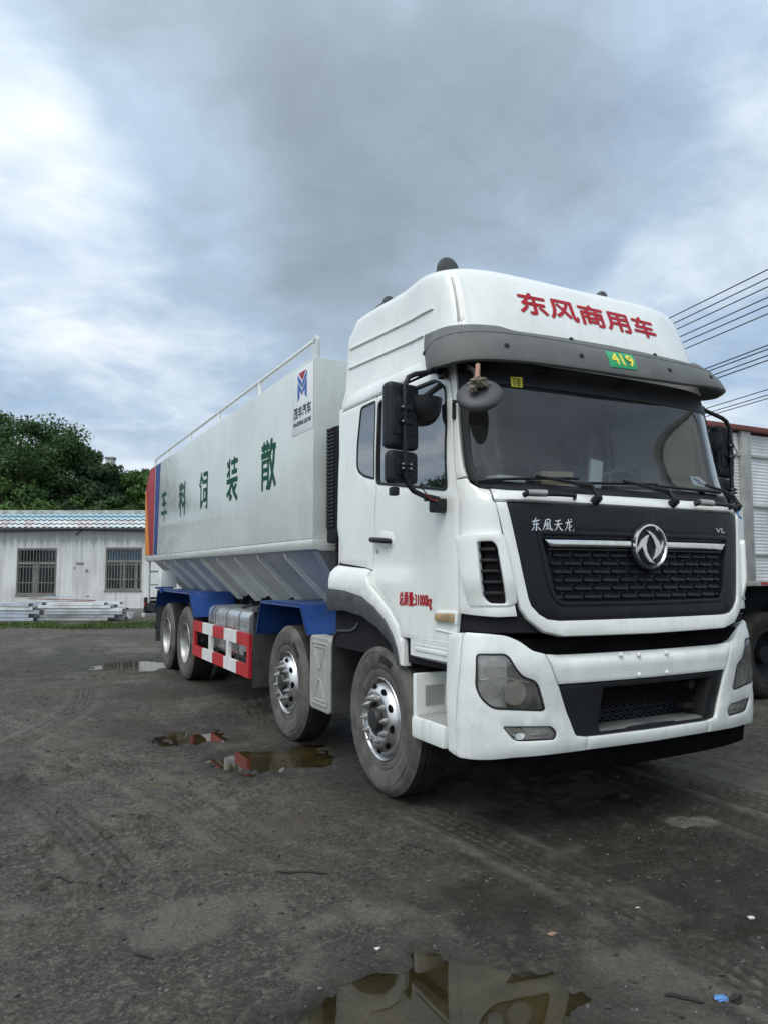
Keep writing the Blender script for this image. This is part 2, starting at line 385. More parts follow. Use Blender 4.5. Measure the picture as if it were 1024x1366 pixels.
def panel(name, mat, parent, skin, outline, holes=(), smooth=42, **kw):
    mb = MB(); patch(mb, skin, outline, holes, **kw)
    me_o = mb.build(name, mat, parent, smooth=0, recalc=False)
    me = me_o.data; bm = bmesh.new(); bm.from_mesh(me); bmesh.ops.remove_doubles(bm, verts=bm.verts, dist=2e-4); bm.to_mesh(me); bm.free()
    me.polygons.foreach_set('use_smooth', [True] * len(me.polygons)); me.set_sharp_from_angle(angle=R(smooth))
    return me_o
def text_tris(body, bold=0.0):
    c = bpy.data.curves.new('lettering', 'FONT'); c.body = body; c.offset = bold; c.resolution_u = 3
    o = bpy.data.objects.new('lettering', c); COL.objects.link(o); bpy.context.view_layer.update()
    me = o.to_mesh(); V = np.array([v.co[:2] for v in me.vertices]); F = [tuple(p.vertices) for p in me.polygons]
    o.to_mesh_clear(); bpy.data.objects.remove(o); bpy.data.curves.remove(c)
    return V, F
def lettering(name, body, mat, parent, skin, a0, a1, z0, z1, off=.003, bold=0.0, shear=0.0, flip=False):
    V, F = text_tris(body); lo, hi = V.min(0), V.max(0); q = (V - lo) / (hi - lo)
    q[:, 0] += shear * (q[:, 1] - .5)
    A = a0 + q[:, 0] * (a1 - a0); Z = z0 + q[:, 1] * (z1 - z0); mb = MB()
    for k, (dx, dz) in enumerate(((0, 0), (1, 0), (-1, 0), (0, 1), (0, -1)) if bold else ((0, 0),)):      # heavier strokes: the glyph laid five times, a hair apart
        p, n = skin.PN(A + dx * bold * (z1 - z0), Z + dz * bold * (z1 - z0)); mb.add(p + n * (off + k * .00018), F)
    return mb.build(name, mat, parent, smooth=0, recalc=False)
def stroke_poly(mb, skin, pts, w, off=.003):
    """a brush stroke of width w (number or per-point list) laid on a skin"""
    P = [Vector(p) for p in pts]; ws = w if isinstance(w, (list, tuple)) else [w] * len(P); L = []; Rr = []
    for i, p in enumerate(P):
        d = (P[min(i + 1, len(P) - 1)] - P[max(i - 1, 0)]).normalized(); nn = Vector((-d.y, d.x)) * ws[i] * .5; L.append(p + nn); Rr.append(p - nn)
    Q = L + Rr; p, n = skin.PN(np.array([q.x for q in Q]), np.array([q.y for q in Q])); k = len(P)
    mb.add(p + n * off, [(i, k + i, k + i + 1, i + 1) for i in range(k - 1)])

# ================================================================== the truck
truck = empty('feed_truck', (0, 6.5, 0))
tag(truck, 'big white eight-wheeled bulk feed truck with green lettering, blue mudguards and red-and-white side guard', 'truck')
class Root:      # parts are modelled in yard coordinates; keep them there under the truck's Empty
    pass
def adopt(o, parent):
    o.parent = parent; o.matrix_parent_inverse = parent.matrix_world.inverted(); return o
bpy.context.view_layer.update()
TR = truck
def under(o):   # top part of the truck
    o.parent = TR; o.matrix_parent_inverse = Matrix.Translation((0, -6.5, 0)); return o
def T(mb, name, mat, parent=None, **kw):
    o = mb.build(name, mat, None, **kw)
    if parent is None: under(o)
    else: o.parent = parent
    return o
def PAN(name, mat, skin, outline, holes=(), parent=None, **kw):
    o = panel(name, mat, None, skin, outline, holes, **kw)
    if parent is None: under(o)
    else: o.parent = parent
    return o
def LET(name, body, mat, skin, *a, parent=None, **kw):
    o = lettering(name, body, mat, None, skin, *a, **kw)
    if parent is None: under(o)
    else: o.parent = parent
    return o

# ---- outlines on the cab skin (a, z), visible side has negative a
WS = sym([(0, 3.0), (-1.215, 3.0), (-1.222, 2.55), (-1.222, 2.26), (-1.205, 2.17), (-1.15, 2.122), (-1.0, 2.102), (-.5, 2.094), (0, 2.092)])
WS = [p for i, p in enumerate(WS) if p != WS[i - 1]]
WIN = roundp([(-1.415, 2.115), (-1.80, 2.175), (-2.395, 2.265), (-2.372, 2.905), (-1.45, 2.885), (-1.335, 2.80), (-1.345, 2.55)], [.05, .0, .04, .05, .06, .05, 0])
QWIN = roundp([(-2.425, 2.30), (-2.62, 2.345), (-2.755, 2.41), (-2.76, 2.62), (-2.715, 2.925), (-2.42, 2.925)], [.03, .05, .08, .05, .05, .03])
shell = MB(); patch(shell, CAB, [(-3.13, .98), (-1.46, .98), (-1.36, 1.24), (1.36, 1.24), (1.46, .98), (3.13, .98), (3.13, 2.99), (-3.13, 2.99)], [WS, WIN, mir(WIN), QWIN, mir(QWIN)], t=-.03, d=.034, b=.002, h=.12)
shell.box(-1.17, 1.17, 5.60, 5.64, 1.0, 3.0)
shell.box(-1.16, 1.16, 3.75, 5.6, 1.18, 1.24)
shell.box(-1.12, 1.12, 3.9, 5.6, 2.99, 3.0)
body = T(shell, 'cab_shell', 'shell')
backw = MB().box(-1.19, 1.19, 5.645, 5.685, 1.25, 2.98, b=.015); T(backw, 'cab_rear_wall', 'white', body)

# ---- windscreen
def shrink(p, d): return inset(ccw(p), d)
g = MB(); patch(g, CAB, shrink(WS, .004), (), t=-.006, d=.006, b=.002, h=.08); glass = T(g, 'windscreen', 'glass', None, smooth=42, recalc=False)
FR_IN = sym([(0, 2.80), (-1.14, 2.80), (-1.165, 2.55), (-1.168, 2.28), (-1.15, 2.20), (-1.10, 2.165), (-.9, 2.148), (-.5, 2.14), (0, 2.137)])
FR_IN = [p for i, p in enumerate(FR_IN) if p != FR_IN[i - 1]]
PAN('windscreen_border', 'black', CAB, WS, [FR_IN], parent=glass, t=.0, d=.004, b=.002)
PAN('sun_strip', 'black', CAB, [(-1.02, 2.802), (-1.0, 2.775), (.285, 2.772), (.755, 2.788), (.757, 2.802)], parent=glass, t=-.009, d=.002, b=.001)
PAN('wet_sticker', 'plate_yellow', CAB, [(-.864, 2.785), (-.78, 2.785), (-.772, 2.858), (-.862, 2.853)], parent=glass, t=.004, d=.002, b=.0005)
yl = MB()
for i in range(4):
    z = 2.797 + i * .014; stroke_poly(yl, CAB, [(-.85, z), (-.832 + .012 * (i % 2), z)], .006, .0055); stroke_poly(yl, CAB, [(-.82, z), (-.795, z)], .006 if i % 2 else .009, .0055)
T(yl, 'sticker_print', 'navy', glass, smooth=0, recalc=False)
PAN('pass_card', 'label_white', CAB, [(.665, 2.222), (.80, 2.215), (.83, 2.245), (.76, 2.29), (.65, 2.288)], parent=glass, t=-.012, d=.002, b=.0005)
pc = MB(); stroke_poly(pc, CAB, [(.68, 2.27), (.75, 2.25)], .02, -.0100); stroke_poly(pc, CAB, [(.72, 2.238), (.79, 2.235)], .012, -.0100); T(pc, 'card_print', 'logo_blue', glass, smooth=0, recalc=False)

# ---- doors
DOOR = [(-1.455, 1.152), (-1.405, 1.19), (-1.366, 1.36), (-1.362, 1.62), (-1.352, 2.0), (-1.318, 2.18), (-1.296, 2.40), (-1.282, 2.70), (-1.295, 2.84), (-1.36, 2.935), (-2.40, 2.952), (-2.405, 2.2), (-2.462, 2.05),
        (-2.464, 1.57), (-2.415, 1.497), (-2.303, 1.434), (-2.152, 1.335), (-2.035, 1.221), (-2.017, 1.150)]
def side(fn):
    for m_ in (False, True): fn((lambda p: mir(p)) if m_ else (lambda p: p), -1 if not m_ else 1)
def build_door(mm, sg):
    d = PAN('door', 'white', CAB, mm(roundp(DOOR, [.03, .02, 0, 0, 0, 0, 0, 0, .03, .06, .02, .03, .03, .04, .02, .04, .04, .03, .03])), [mm(WIN)], t=.004, d=.026, b=.004, h=.06)
    PAN('window_rubber', 'black', CAB, mm(inset(ccw(WIN), -.006)), [mm(inset(ccw(WIN), .015))], parent=d, t=.009, d=.02, b=.004)
    w = MB(); patch(w, CAB, mm(inset(ccw(WIN), .006)), (), t=-.008, d=.005, b=.002, h=.1); T(w, 'door_window', 'sideglass', d, recalc=False)
    # handle: dished recess, pull bar, lock
    PAN('handle_dish', 'white_low', CAB, mm(roundp([(-2.36, 1.90), (-2.19, 1.885), (-2.155, 1.84), (-2.15, 1.775), (-2.31, 1.768), (-2.37, 1.80), (-2.39, 1.86)], .03)), (), parent=d, t=.0085, d=.006, b=.004, h=.05)
    h = MB(); a0 = -2.45 * -sg; a1 = -2.18 * -sg
    pts = [CAB.at(a0 + (a1 - a0) * f, 1.838 - .02 * f, o_) for f, o_ in ((0, .016), (.04, .038), (.3, .048), (.7, .046), (.95, .036), (1, .016))]
    h.tube(pts, [.017, .021, .021, .021, .02, .016], 10); T(h, 'door_handle', 'black', d)
    l = MB(); p = CAB.at(-2.40 * -sg, 1.752, .004); l.lathe([(0, .012), (.012, .012), (.014, .0)], p, 'x', 14, sg); T(l, 'door_lock', 'steel_dull', d)
    # side marker lamp at the front lower corner
    PAN('marker_lamp_base', 'white_low', CAB, mm(roundp([(-1.61, 1.270), (-1.375, 1.272), (-1.372, 1.358), (-1.60, 1.35)], .02)), (), parent=d, t=.012, d=.012, b=.005)
    PAN('marker_lamp', 'amber', CAB, mm(roundp([(-1.592, 1.285), (-1.395, 1.285), (-1.392, 1.345), (-1.59, 1.338)], .02)), (), parent=d, t=.034, d=.03, b=.012)
    PAN('belt_moulding', 'white', CAB, mm([(-1.62, 1.225), (-1.42, 1.215), (-1.415, 1.222), (-1.60, 1.236)]), (), parent=d, t=.012, d=.01, b=.004)
    return d
side(build_door)
LET('weight_lettering', '总质量:31000kg', 'redtxt', CAB, -2.026, -1.650, 1.352, 1.462, off=.0075, bold=.022)
# ---- rear quarter with the small window, A-pillar, corner panel
QUART = [(-2.412, 2.952), (-2.412, 2.2), (-2.472, 2.05), (-2.472, 1.612), (-2.60, 1.632), (-3.05, 1.668), (-3.06, 1.815), (-3.135, 1.95), (-3.135, 2.955)]
side(lambda mm, sg: (lambda q: (PAN('quarter_window_rubber', 'black', CAB, mm(inset(ccw(QWIN), -.004)), [mm(inset(ccw(QWIN), .016))], parent=q, t=.007, d=.02, b=.003),
      T((lambda w: (patch(w, CAB, mm(inset(ccw(QWIN), .004)), (), t=.002, d=.005, b=.002, h=.1), w)[1])(MB()), 'quarter_window', 'sideglass', q, recalc=False)))(
      PAN('quarter_panel', 'white', CAB, mm(roundp(QUART, [.01, .03, .03, .02, 0, .02, .05, .06, .02])), [mm(QWIN)], t=.004, d=.026, b=.004, h=.06)))
ARCHW = [(-3.15, 1.655), (-2.55, 1.618), (-2.472, 1.602), (-2.472, 1.566), (-2.424, 1.490), (-2.312, 1.427), (-2.16, 1.329), (-2.043, 1.217), (-2.024, 1.145), (-1.99, 1.13), (-1.985, .955), (-2.03, .955),
         (-2.06, 1.06), (-2.11, 1.156), (-2.2, 1.252), (-2.347, 1.339), (-2.533, 1.408), (-2.836, 1.445), (-3.15, 1.455)]
ARCHT = [(-3.15, 1.452), (-2.836, 1.442), (-2.531, 1.405), (-2.344, 1.336), (-2.196, 1.249), (-2.106, 1.153), (-2.056, 1.058), (-2.028, .957), (-2.06, .955), (-2.124, 1.087), (-2.289, 1.189), (-2.505, 1.261), (-2.823, 1.289), (-3.15, 1.275)]
def flare(A, Z): return .028 * sstep(1.66 - Z, 0, .14) * sstep(np.abs(A), 2.0, 2.5)
side(lambda mm, sg: (PAN('arch_panel', 'white', CAB, mm(roundp(ARCHW, [.07] + [.004] * 17 + [.03], 3)), (), t=.010, d=.06, b=.008, h=.05, off=flare),
                     PAN('arch_trim', 'trim', CAB, mm(ARCHT), (), t=.018, d=.16, b=.008, h=.05, off=flare)))
PIL = [(-1.234, 3.02), (-1.238, 2.5), (-1.238, 2.26), (-1.225, 2.19), (-1.305, 2.185), (-1.286, 2.40), (-1.272, 2.70), (-1.283, 2.84), (-1.35, 2.945), (-1.36, 3.02)]
side(lambda mm, sg: PAN('windscreen_pillar', 'white', CAB, mm(PIL), (), t=.003, d=.03, b=.004, h=.06))
CORN = [(-1.224, 2.180), (-1.215, 2.15), (-1.16, 2.11), (-1.105, 2.096), (-1.112, 2.03), (-1.098, 2.008), (-1.056, 1.78), (-1.008, 1.48), (-.988, 1.335), (-1.10, 1.33), (-1.358, 1.345), (-1.354, 1.62), (-1.344, 2.0), (-1.31, 2.175)]
VENT = roundp([(-1.200, 1.778), (-1.116, 1.779), (-1.094, 1.745), (-1.045, 1.410), (-1.145, 1.412), (-1.176, 1.445)], [.02, .03, .03, .02, .03, .03])
VP = roundp([(-1.348, 1.818), (-1.065, 1.832), (-1.045, 1.765), (-.984, 1.412), (-1.03, 1.392), (-1.275, 1.388)], [.02, .03, .03, .02, .02, .03])
def corner(mm, sg):
    c_ = PAN('corner_panel', 'white', CAB, mm(CORN), [mm(inset(ccw(VENT), -.004))], t=.004, d=.03, b=.006, h=.05)
    ramp_ = lambda A, Z: .030 * sstep(Z, 1.395, 1.55) + .008
    PAN('vent_surround', 'white', CAB, mm(VP), [mm(VENT)], parent=c_, t=.004, d=.05, b=.009, h=.05, off=ramp_)
    v = MB(); patch(v, CAB, mm(inset(ccw(VENT), -.01)), (), t=-.035, d=.005, b=.002, h=.06); T(v, 'vent_back', 'void', c_)
    s_ = MB()
    for z in (1.475, 1.54, 1.605, 1.67, 1.735):
        q = [(-1.176 - .02 * (z - 1.45) / .3 , z), (-1.055 - .05 * (z - 1.41) / .33, z - .0)]
        A, B = q; pa = [(A[0], z - .012), (B[0], z - .012), (B[0], z + .006), (A[0], z + .006)]
        patch(s_, CAB, mm(pa), (), t=.012 + .012 * (z - 1.45) / .3, d=.045, b=.004, h=.05)
    T(s_, 'vent_slats', 'black', c_)
side(corner)
# ---- strip under the windscreen, header above it, hood surround
PAN('cowl_strip', 'white', CAB, sym([(0, 2.086), (-.5, 2.088), (-1.0, 2.095), (-1.095, 2.105), (-1.103, 2.035), (-.6, 2.028), (0, 2.024)])[:-1], (), t=.003, d=.03, b=.006, h=.06)
PAN('header_panel', 'white', CAB, [(-1.36, 3.012), (1.36, 3.012), (1.36, 3.14), (-1.36, 3.14)], (), t=.003, d=.03, b=.006)
GP = [(-1.034, 2.016), (-.984, 1.78), (-.917, 1.444), (-.900, 1.395), (-.852, 1.345), (-.80, 1.315), (-.72, 1.304)]
HO = [(-1.100, 2.018), (-1.046, 1.78), (-.998, 1.50), (-.968, 1.38), (-.93, 1.32), (-.83, 1.243), (-.70, 1.212)]
hood_out = HO + [(0, 1.205)] + mir(HO)[::-1] + mir(GP) + [(0, 1.302)] + GP[::-1]
hood = PAN('hood_surround', 'white', CAB, hood_out, (), t=.012, d=.06, b=.008, h=.05)
gp_out = [p for p in inset(ccw(GP + [(0, 1.302)] + mir(GP)[::-1] + [(0, 2.018)]), .003)]
GFR = roundp(sym([(0, 1.838), (-.842, 1.838), (-.79, 1.60), (-.752, 1.455), (-.70, 1.402), (0, 1.396)]), .03)
gpan = PAN('grille_panel', 'panelblack', CAB, gp_out, [GFR], t=.002, d=.05, b=.006, h=.05)
PAN('grille_frame', 'panelblack', CAB, inset(ccw(GFR), -.012), [inset(ccw(GFR), .016)], parent=gpan, t=.008, d=.05, b=.005, h=.05)
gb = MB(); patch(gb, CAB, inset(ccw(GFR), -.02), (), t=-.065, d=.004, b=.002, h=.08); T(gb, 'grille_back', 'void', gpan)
# staggered honeycomb slats
gm = MB(); rows = 6; z0, z1 = 1.428, 1.735
for r_ in range(rows):
    z = z0 + (z1 - z0) * (r_ + .5) / rows; pitch = .148
    half = .70 + .075 * (z - 1.40) / .4
    for k in range(-7, 8):
        a = (k + (.5 if r_ % 2 else 0)) * pitch; lo, hi = max(a - .066, -half), min(a + .066, half)
        if hi - lo < .02: continue
        dz = .0115
        patch(gm, CAB, [(lo, z - dz), (lo + .014, z - dz - .006), (hi - .014, z - dz - .006), (hi, z - dz), (hi - .006, z + dz), (lo + .006, z + dz)], (), t=-.004, d=.05, b=.004, h=.08, off=lambda A, Z, z=z: -.02 * (Z - z + .012) / .024)
        for aa in (a - .074,):
            if abs(aa) < half - .01:
                patch(gm, CAB, [(aa - .006, z - .026), (aa + .006, z - .026), (aa + .012, z + .026), (aa - .012, z + .026)], (), t=-.026, d=.03, b=.002, h=.1)
T(gm, 'grille_mesh', 'panelblack', gpan)
def chrome(mm, sg):
    PAN('chrome_bar', 'chrome', CAB, mm([(-.808, 1.796), (-.762, 1.748), (-.10, 1.750), (-.10, 1.797)]), (), parent=gpan, t=.012, d=.05, b=.012, h=.08)
side(chrome)
br = MB(); patch(br, CAB, [(-.82, 1.803), (.82, 1.803), (.82, 1.835), (-.82, 1.835)], (), t=-.012, d=.04, b=.004); patch(br, CAB, [(-.77, 1.728), (.77, 1.728), (.772, 1.745), (-.772, 1.745)], (), t=-.004, d=.04, b=.004); T(br, 'grille_bars', 'panelblack', gpan)
# emblem: black disc, chrome ring, two swooping blades
ec = CAB.at(0.02, 1.762, 0)
e1 = MB(); e1.lathe([(0, .022), (.142, .022), (.156, .012), (.158, -.05)], ec, 'y', 56, -1); emb = T(e1, 'emblem_disc', 'panelblack', gpan)
def seg_ring(mb, prof, n=56, org=ec): mb.lathe(prof, org, 'y', n, -1)
e2 = MB(); seg_ring(e2, [(.148, .018), (.144, .034), (.134, .036), (.126, .022)]); T(e2, 'emblem_ring', 'chrome', gpan)
EF = Flat((ec.x, ec.y, ec.z), (1, 0, 0), (0, 0, 1))
e3 = MB()
for P_ in ([(-.40, .72), (-.1, .69), (.21, .52), (.45, .27), (.57, .04), (.68, .18), (.76, .30), (.76, .04), (.55, -.30), (.31, -.49), (.04, -.61), (.20, -.37), (.28, -.06), (.14, .28), (-.06, .54), (-.16, .64)],
           [(-.1, .53), (-.34, .47), (-.64, .25), (-.83, -.06), (-.8, -.24), (-.68, -.12), (-.57, -.04), (-.51, -.16), (-.37, -.45), (-.13, -.69), (.21, -.77), (-.06, -.54), (-.27, -.25), (-.30, .08), (-.2, .35)]):
    patch(e3, EF, [(x * .146, y * .146) for x, y in P_], (), t=.034, d=.018, b=.003, h=.03)
T(e3, 'emblem_blades', 'chrome', gpan)
# script lettering on the grille panel, brushed
sm = MB(); X0, Z0, SX, SZ = -.888, 1.842, .000592 * 1.0, .00062
def br_s(pts, w, ox=0.0):   # pts in a 100x100 cell
    stroke_poly(sm, CAB, [(X0 + (ox + p[0]) * .00074, Z0 + p[1] * .00082) for p in pts], [q * .00074 for q in w] if isinstance(w, list) else w * .00074, .0055)
cells = [
 [([(8, 72), (40, 76), (78, 84)], [5, 9, 6]), ([(46, 100), (34, 76), (18, 46)], [6, 10, 4]), ([(18, 46), (45, 50), (72, 56)], [5, 9, 5]), ([(52, 72), (50, 40), (46, 4), (34, 10)], [6, 10, 10, 3]), ([(30, 34), (16, 14), (4, 4)], [8, 7, 3]), ([(62, 32), (76, 18), (86, 8)], [5, 8, 9])],
 [([(30, 84), (22, 50), (2, 6)], [6, 10, 3]), ([(30, 84), (62, 92), (70, 86)], [6, 9, 9]), ([(70, 88), (68, 50), (78, 14), (96, 10), (94, 26)], [9, 10, 10, 8, 3]), ([(36, 66), (52, 70), (46, 62)], [6, 6, 5]), ([(34, 56), (32, 38), (56, 42), (58, 58), (36, 56)], [6, 6, 6, 6, 5]), ([(46, 66), (44, 36), (42, 18)], [5, 7, 6]), ([(26, 16), (44, 20), (60, 26)], [5, 7, 5]), ([(54, 30), (64, 16)], [5, 8])],
 [([(18, 80), (44, 82), (72, 88)], [6, 9, 6]), ([(8, 52), (44, 56), (84, 62)], [6, 9, 7]), ([(46, 82), (42, 50), (28, 22), (4, 2)], [8, 10, 8, 3]), ([(46, 50), (64, 24), (92, 4)], [6, 10, 12])],
 [([(12, 66), (40, 72), (80, 80)], [6, 9, 6]), ([(44, 98), (38, 66), (26, 34), (4, 6)], [6, 9, 8, 3]), ([(56, 76), (50, 40), (52, 10), (76, 4), (94, 8), (92, 24)], [7, 9, 10, 10, 8, 3]), ([(76, 50), (60, 34), (40, 22)], [8, 7, 4]), ([(64, 98), (74, 90)], [6, 9])]]
for i, c_ in enumerate(cells):
    for pts, w in c_: br_s(pts, w, i * 104)
T(sm, 'script_lettering', 'chrome', gpan, smooth=0, recalc=False)
LET('variant_lettering', 'VL', 'chrome', CAB, .705, .815, 1.872, 1.905, off=.0055, bold=.0, parent=gpan)
# ---- grab handles and wiper gear under the glass
def grab(a0, a1):
    m_ = MB(); pts = [CAB.at(a0 + (a1 - a0) * f, 2.045 + .003 * f, o_) for f, o_ in ((0, .03), (.05, .055), (.35, .058), (.42, .05), (.6, .05), (.95, .045), (1, .012))]
    m_.tube(pts, [.016, .021, .021, .015, .014, .014, .012], 10); o = T(m_, 'grab_handle', 'black')
    e_ = MB(); pts = [CAB.at(a0 + (a1 - a0) * f, 2.045, .0575) for f in (.04, .2, .36)]; e_.tube(pts, [.0225, .0228, .0225], 10); T(e_, 'handle_sleeve', 'steel_dull', o)
grab(-.93, -.56); grab(.48, .935)
def wiper(piv, elbow, mid, b0, b1):
    m_ = MB()
    m_.tube([CAB.at(*piv, .0), CAB.at(*piv, .05)], [.03, .026], 14); m_.tube([CAB.at(*piv, .05), CAB.at(*piv, .065)], [.02, .012], 12)
    m_.tube([CAB.at(*piv, .045), CAB.at(*elbow, .052), CAB.at(elbow[0] * .5 + mid[0] * .5, elbow[1] * .5 + mid[1] * .5, .048), CAB.at(*mid, .036)], [.019, .017, .012, .008], 8)
    hz = CAB.at(piv[0] - .035, piv[1] - .0, .02); m_.tube([CAB.at(*piv, .02), CAB.at(piv[0] - .03, piv[1] - .022, .03), CAB.at(piv[0] - .055, piv[1] - .008, .02)], [.008, .006, .005], 6)
    o = T(m_, 'wiper_arm', 'black')
    b_ = MB(); n = 12; pts = [(b0[0] + (b1[0] - b0[0]) * i / n, b0[1] + (b1[1] - b0[1]) * i / n) for i in range(n + 1)]
    b_.tube([CAB.at(p[0], p[1], .013) for p in pts], .006, 6); b_.tube([CAB.at(p[0], p[1], .024) for p in pts], [.004] + [.009] * (n - 1) + [.004], 6)
    T(b_, 'wiper_blade', 'black', o)
wiper((-.398, 2.042), (-.41, 2.112), (-.80, 2.178), (-1.16, 2.148), (-.46, 2.185))
wiper((.29, 2.052), (.268, 2.112), (-.10, 2.182), (-.44, 2.155), (.235, 2.185))
wiper((1.075, 2.06), (1.06, 2.135), (.72, 2.205), (.21, 2.172), (.93, 2.165))
# ---- roof fairing: a moulded cap with corner ridges, over the whole cab
def roof_pt(a, v):
    q = abs(a); wl = CAB.smax
    e = 3.615 + .045 * sstep(q, 1.15, 1.6) + .03 * sstep(q, 1.9, 2.8) - .10 * sstep(q, 2.95, 3.14)
    if v <= .7: 
        z = 2.962 + (e - 2.962) * v / .7; return CAB.at(a, z, 0.002 + .012 * sstep(.04 - abs(q - 1.13), 0, .04) - .0)
    E_ = CAB.at(a, e, .002); E0 = CAB.at(a, e - .06, .002); up = (E_ - E0).normalized()
    cx_ = 0.0; cy = min(max(E_.y, 4.45), 5.25); Ct = Vector((E_.x * .25, cy * .75 + E_.y * .25 if q < 1.2 else cy, 3.83 + .0 * cx_))
    f = (v - .7) / .3
    K = E_ + up * .09; d_ = Vector((Ct.x - E_.x, Ct.y - E_.y, 0)); K2 = E_ + up * .105 + d_.normalized() * .13
    if f <= .6: g_ = f / .6; return E_ * (1 - g_) ** 2 + K * 2 * g_ * (1 - g_) + K2 * g_ * g_
    g_ = (f - .6) / .4; return K2 * (1 - g_) + Vector((Ct.x, Ct.y, max(Ct.z, K2.z))) * g_
rf = MB(); AA = np.linspace(-3.138, 3.138, 241); VV = [0, .1, .2, .3, .4, .5, .6, .66, .7, .735, .77, .805, .84, .88, .94, 1.0]
na = len(AA); vs = [roof_pt(a, v) for v in VV for a in AA]
# rear wall of the cap closes the loop
fs = [(i * na + k, i * na + k + 1, (i + 1) * na + k + 1, (i + 1) * na + k) for i in range(len(VV) - 1) for k in range(na - 1)]
fs += [(i * na + na - 1, i * na, (i + 1) * na, (i + 1) * na + na - 1) for i in range(len(VV) - 1)]
fs += [tuple((len(VV) - 1) * na + k for k in range(na))]
rf.add(vs, fs); roof = T(rf, 'roof_fairing', 'white', smooth=60)
def ribs(mm, sg):
    for (a0, z0_, a1, z1_) in ((-3.09, 3.512, -1.42, 3.408), (-3.085, 3.338, -1.60, 3.25)):
        PAN('roof_rib', 'white', CAB, mm([(a0, z0_ - .012), (a1, z1_ - .004), (a1, z1_ + .004), (a0, z0_ + .012)]), (), parent=roof, t=.017, d=.03, b=.008, h=.08)
    PAN('roof_fold', 'white', CAB, mm([(-3.09, 3.10), (-2.4, 3.085), (-1.65, 3.05), (-1.65, 2.975), (-2.4, 2.97), (-3.09, 2.97)]), (), parent=roof, t=.009, d=.03, b=.007, h=.07)
    PAN('roof_seam', 'boxgrey', CAB, mm([(-1.185, 3.25), (-1.165, 3.25), (-1.166, 3.60), (-1.178, 3.60)]), (), parent=roof, t=.005, d=.02, b=.002, h=.05)
    PAN('roof_ridge', 'white', CAB, mm([(-1.163, 3.25), (-1.125, 3.25), (-1.14, 3.60), (-1.164, 3.60)]), (), parent=roof, t=.014, d=.02, b=.011, h=.05)
side(ribs)
LET('front_lettering', '东风商用车', 'redtxt', CAB, -.685, .675, 3.352, 3.520, off=.0055, bold=.036, parent=roof)
# ---- sun visor wrapped round the cab front
def vis_off(A, Z):
    q = np.abs(A); base = .006 + (.175 - .06 * sstep(q, 1.1, 1.5)) * (1 - (1 - np.clip((3.25 - Z) / .34, 0, 1)) ** 1.9)
    return .006 + (base - .006) * (1.0 - .80 * sstep(q, 1.27, 1.57))
vo = [(0, 3.142), (-.80, 3.122), (-.86, 3.132), (-.93, 3.172), (-1.14, 3.188), (-1.45, 3.235), (-1.565, 3.245), (-1.56, 3.15), (-1.49, 2.93), (-1.40, 2.905), (-1.24, 2.868), (-1.0, 2.862), (-.56, 2.862), (0, 2.866),
      (.56, 2.880), (1.0, 2.912), (1.24, 2.945), (1.40, 2.985), (1.49, 3.02), (1.56, 3.15), (1.565, 3.245), (1.45, 3.235), (1.14, 3.188), (.93, 3.172), (.86, 3.132), (.80, 3.122)]      # the far end sits a little higher
vis = PAN('sun_visor', 'visor', CAB, vo, (), t=.010, d=.030, b=.008, h=.05, off=vis_off)
PAN('visor_ridge', 'visor', CAB, [(-1.50, 3.10), (-1.2, 3.095), (-.9, 3.075), (0, 3.06), (.9, 3.075), (1.2, 3.095), (1.5, 3.10), (1.5, 3.092), (1.2, 3.085), (.9, 3.064), (0, 3.049), (-.9, 3.064), (-1.2, 3.085), (-1.50, 3.092)], (), parent=vis, t=.0135, d=.02, b=.003, h=.05, off=vis_off)
for a, z in ((-1.53, 3.09), (1.53, 3.09), (-.413, 2.945), (.413, 2.955), (-.401, 3.115), (.401, 3.115), (-.95, 2.95), (.9, 2.98)):
    p, n = CAB.PN(np.array([a]), np.array([z])); o_ = float(vis_off(np.array([a]), np.array([z]))[0]); p0 = Vector(p[0] + n[0] * (o_ + .008)); nn = Vector(n[0]); bo = MB()
    bo.tube([p0, p0 + nn * .008, p0 + nn * .010], [.017, .016, .009], 12); T(bo, 'visor_bolt', 'black', vis)
class OffSkin:
    def __init__(s, sk, f): s.sk = sk; s.f = f
    def PN(s, A, Z):
        P = lambda A, Z: (lambda pn: pn[0] + pn[1] * s.f(A, Z)[:, None])(s.sk.PN(A, Z)); e = 2e-3
        p = P(A, Z); n = np.cross(P(A + e, Z) - P(A - e, Z), P(A, Z + e) - P(A, Z - e)); return p, n / np.linalg.norm(n, axis=-1, keepdims=True)
VS = OffSkin(CAB, lambda A, Z: vis_off(A, Z) + .010)
PAN('number_sticker', 'plate_green', VS, [(-.18, 2.902), (.070, 2.912), (.095, 3.038), (-.172, 3.022)], (), parent=vis, t=.004, d=.003, b=.0008)
LET('sticker_number', '419', 'plate_yellow', VS, -.145, .055, 2.928, 3.008, off=.0055, bold=.05, parent=vis)
# black gap pieces under the visor
for a in (-.62, .12):
    gp_ = MB(); patch(gp_, CAB, [(a - .05, 2.895), (a + .05, 2.895), (a + .05, 2.92), (a - .05, 2.92)], (), t=.06, d=.05, b=.004); T(gp_, 'visor_clip', 'black', vis)
# ---- horns on the roof
def horn(x, y, z, r):
    m_ = MB(); m_.lathe([(0, .03), (r * .8, .025), (r, .012), (r * 1.02, 0), (r * .96, -.02), (r * .6, -.06), (.03, -.16), (.022, -.42), (.03, -.5), (0, -.51)], (x, y, z), 'y', 28, -1)
    m_.box(x - .02, x + .02, y + .08, y + .12, z - .19, z - .03); m_.box(x - .02, x + .02, y + .36, y + .40, z - .19, z - .01); T(m_, 'air_horn', 'greymir')
horn(-.90, 4.40, 3.80, .088); horn(-.99, 5.15, 3.79, .05); horn(.55, 4.35, 3.835, .045)

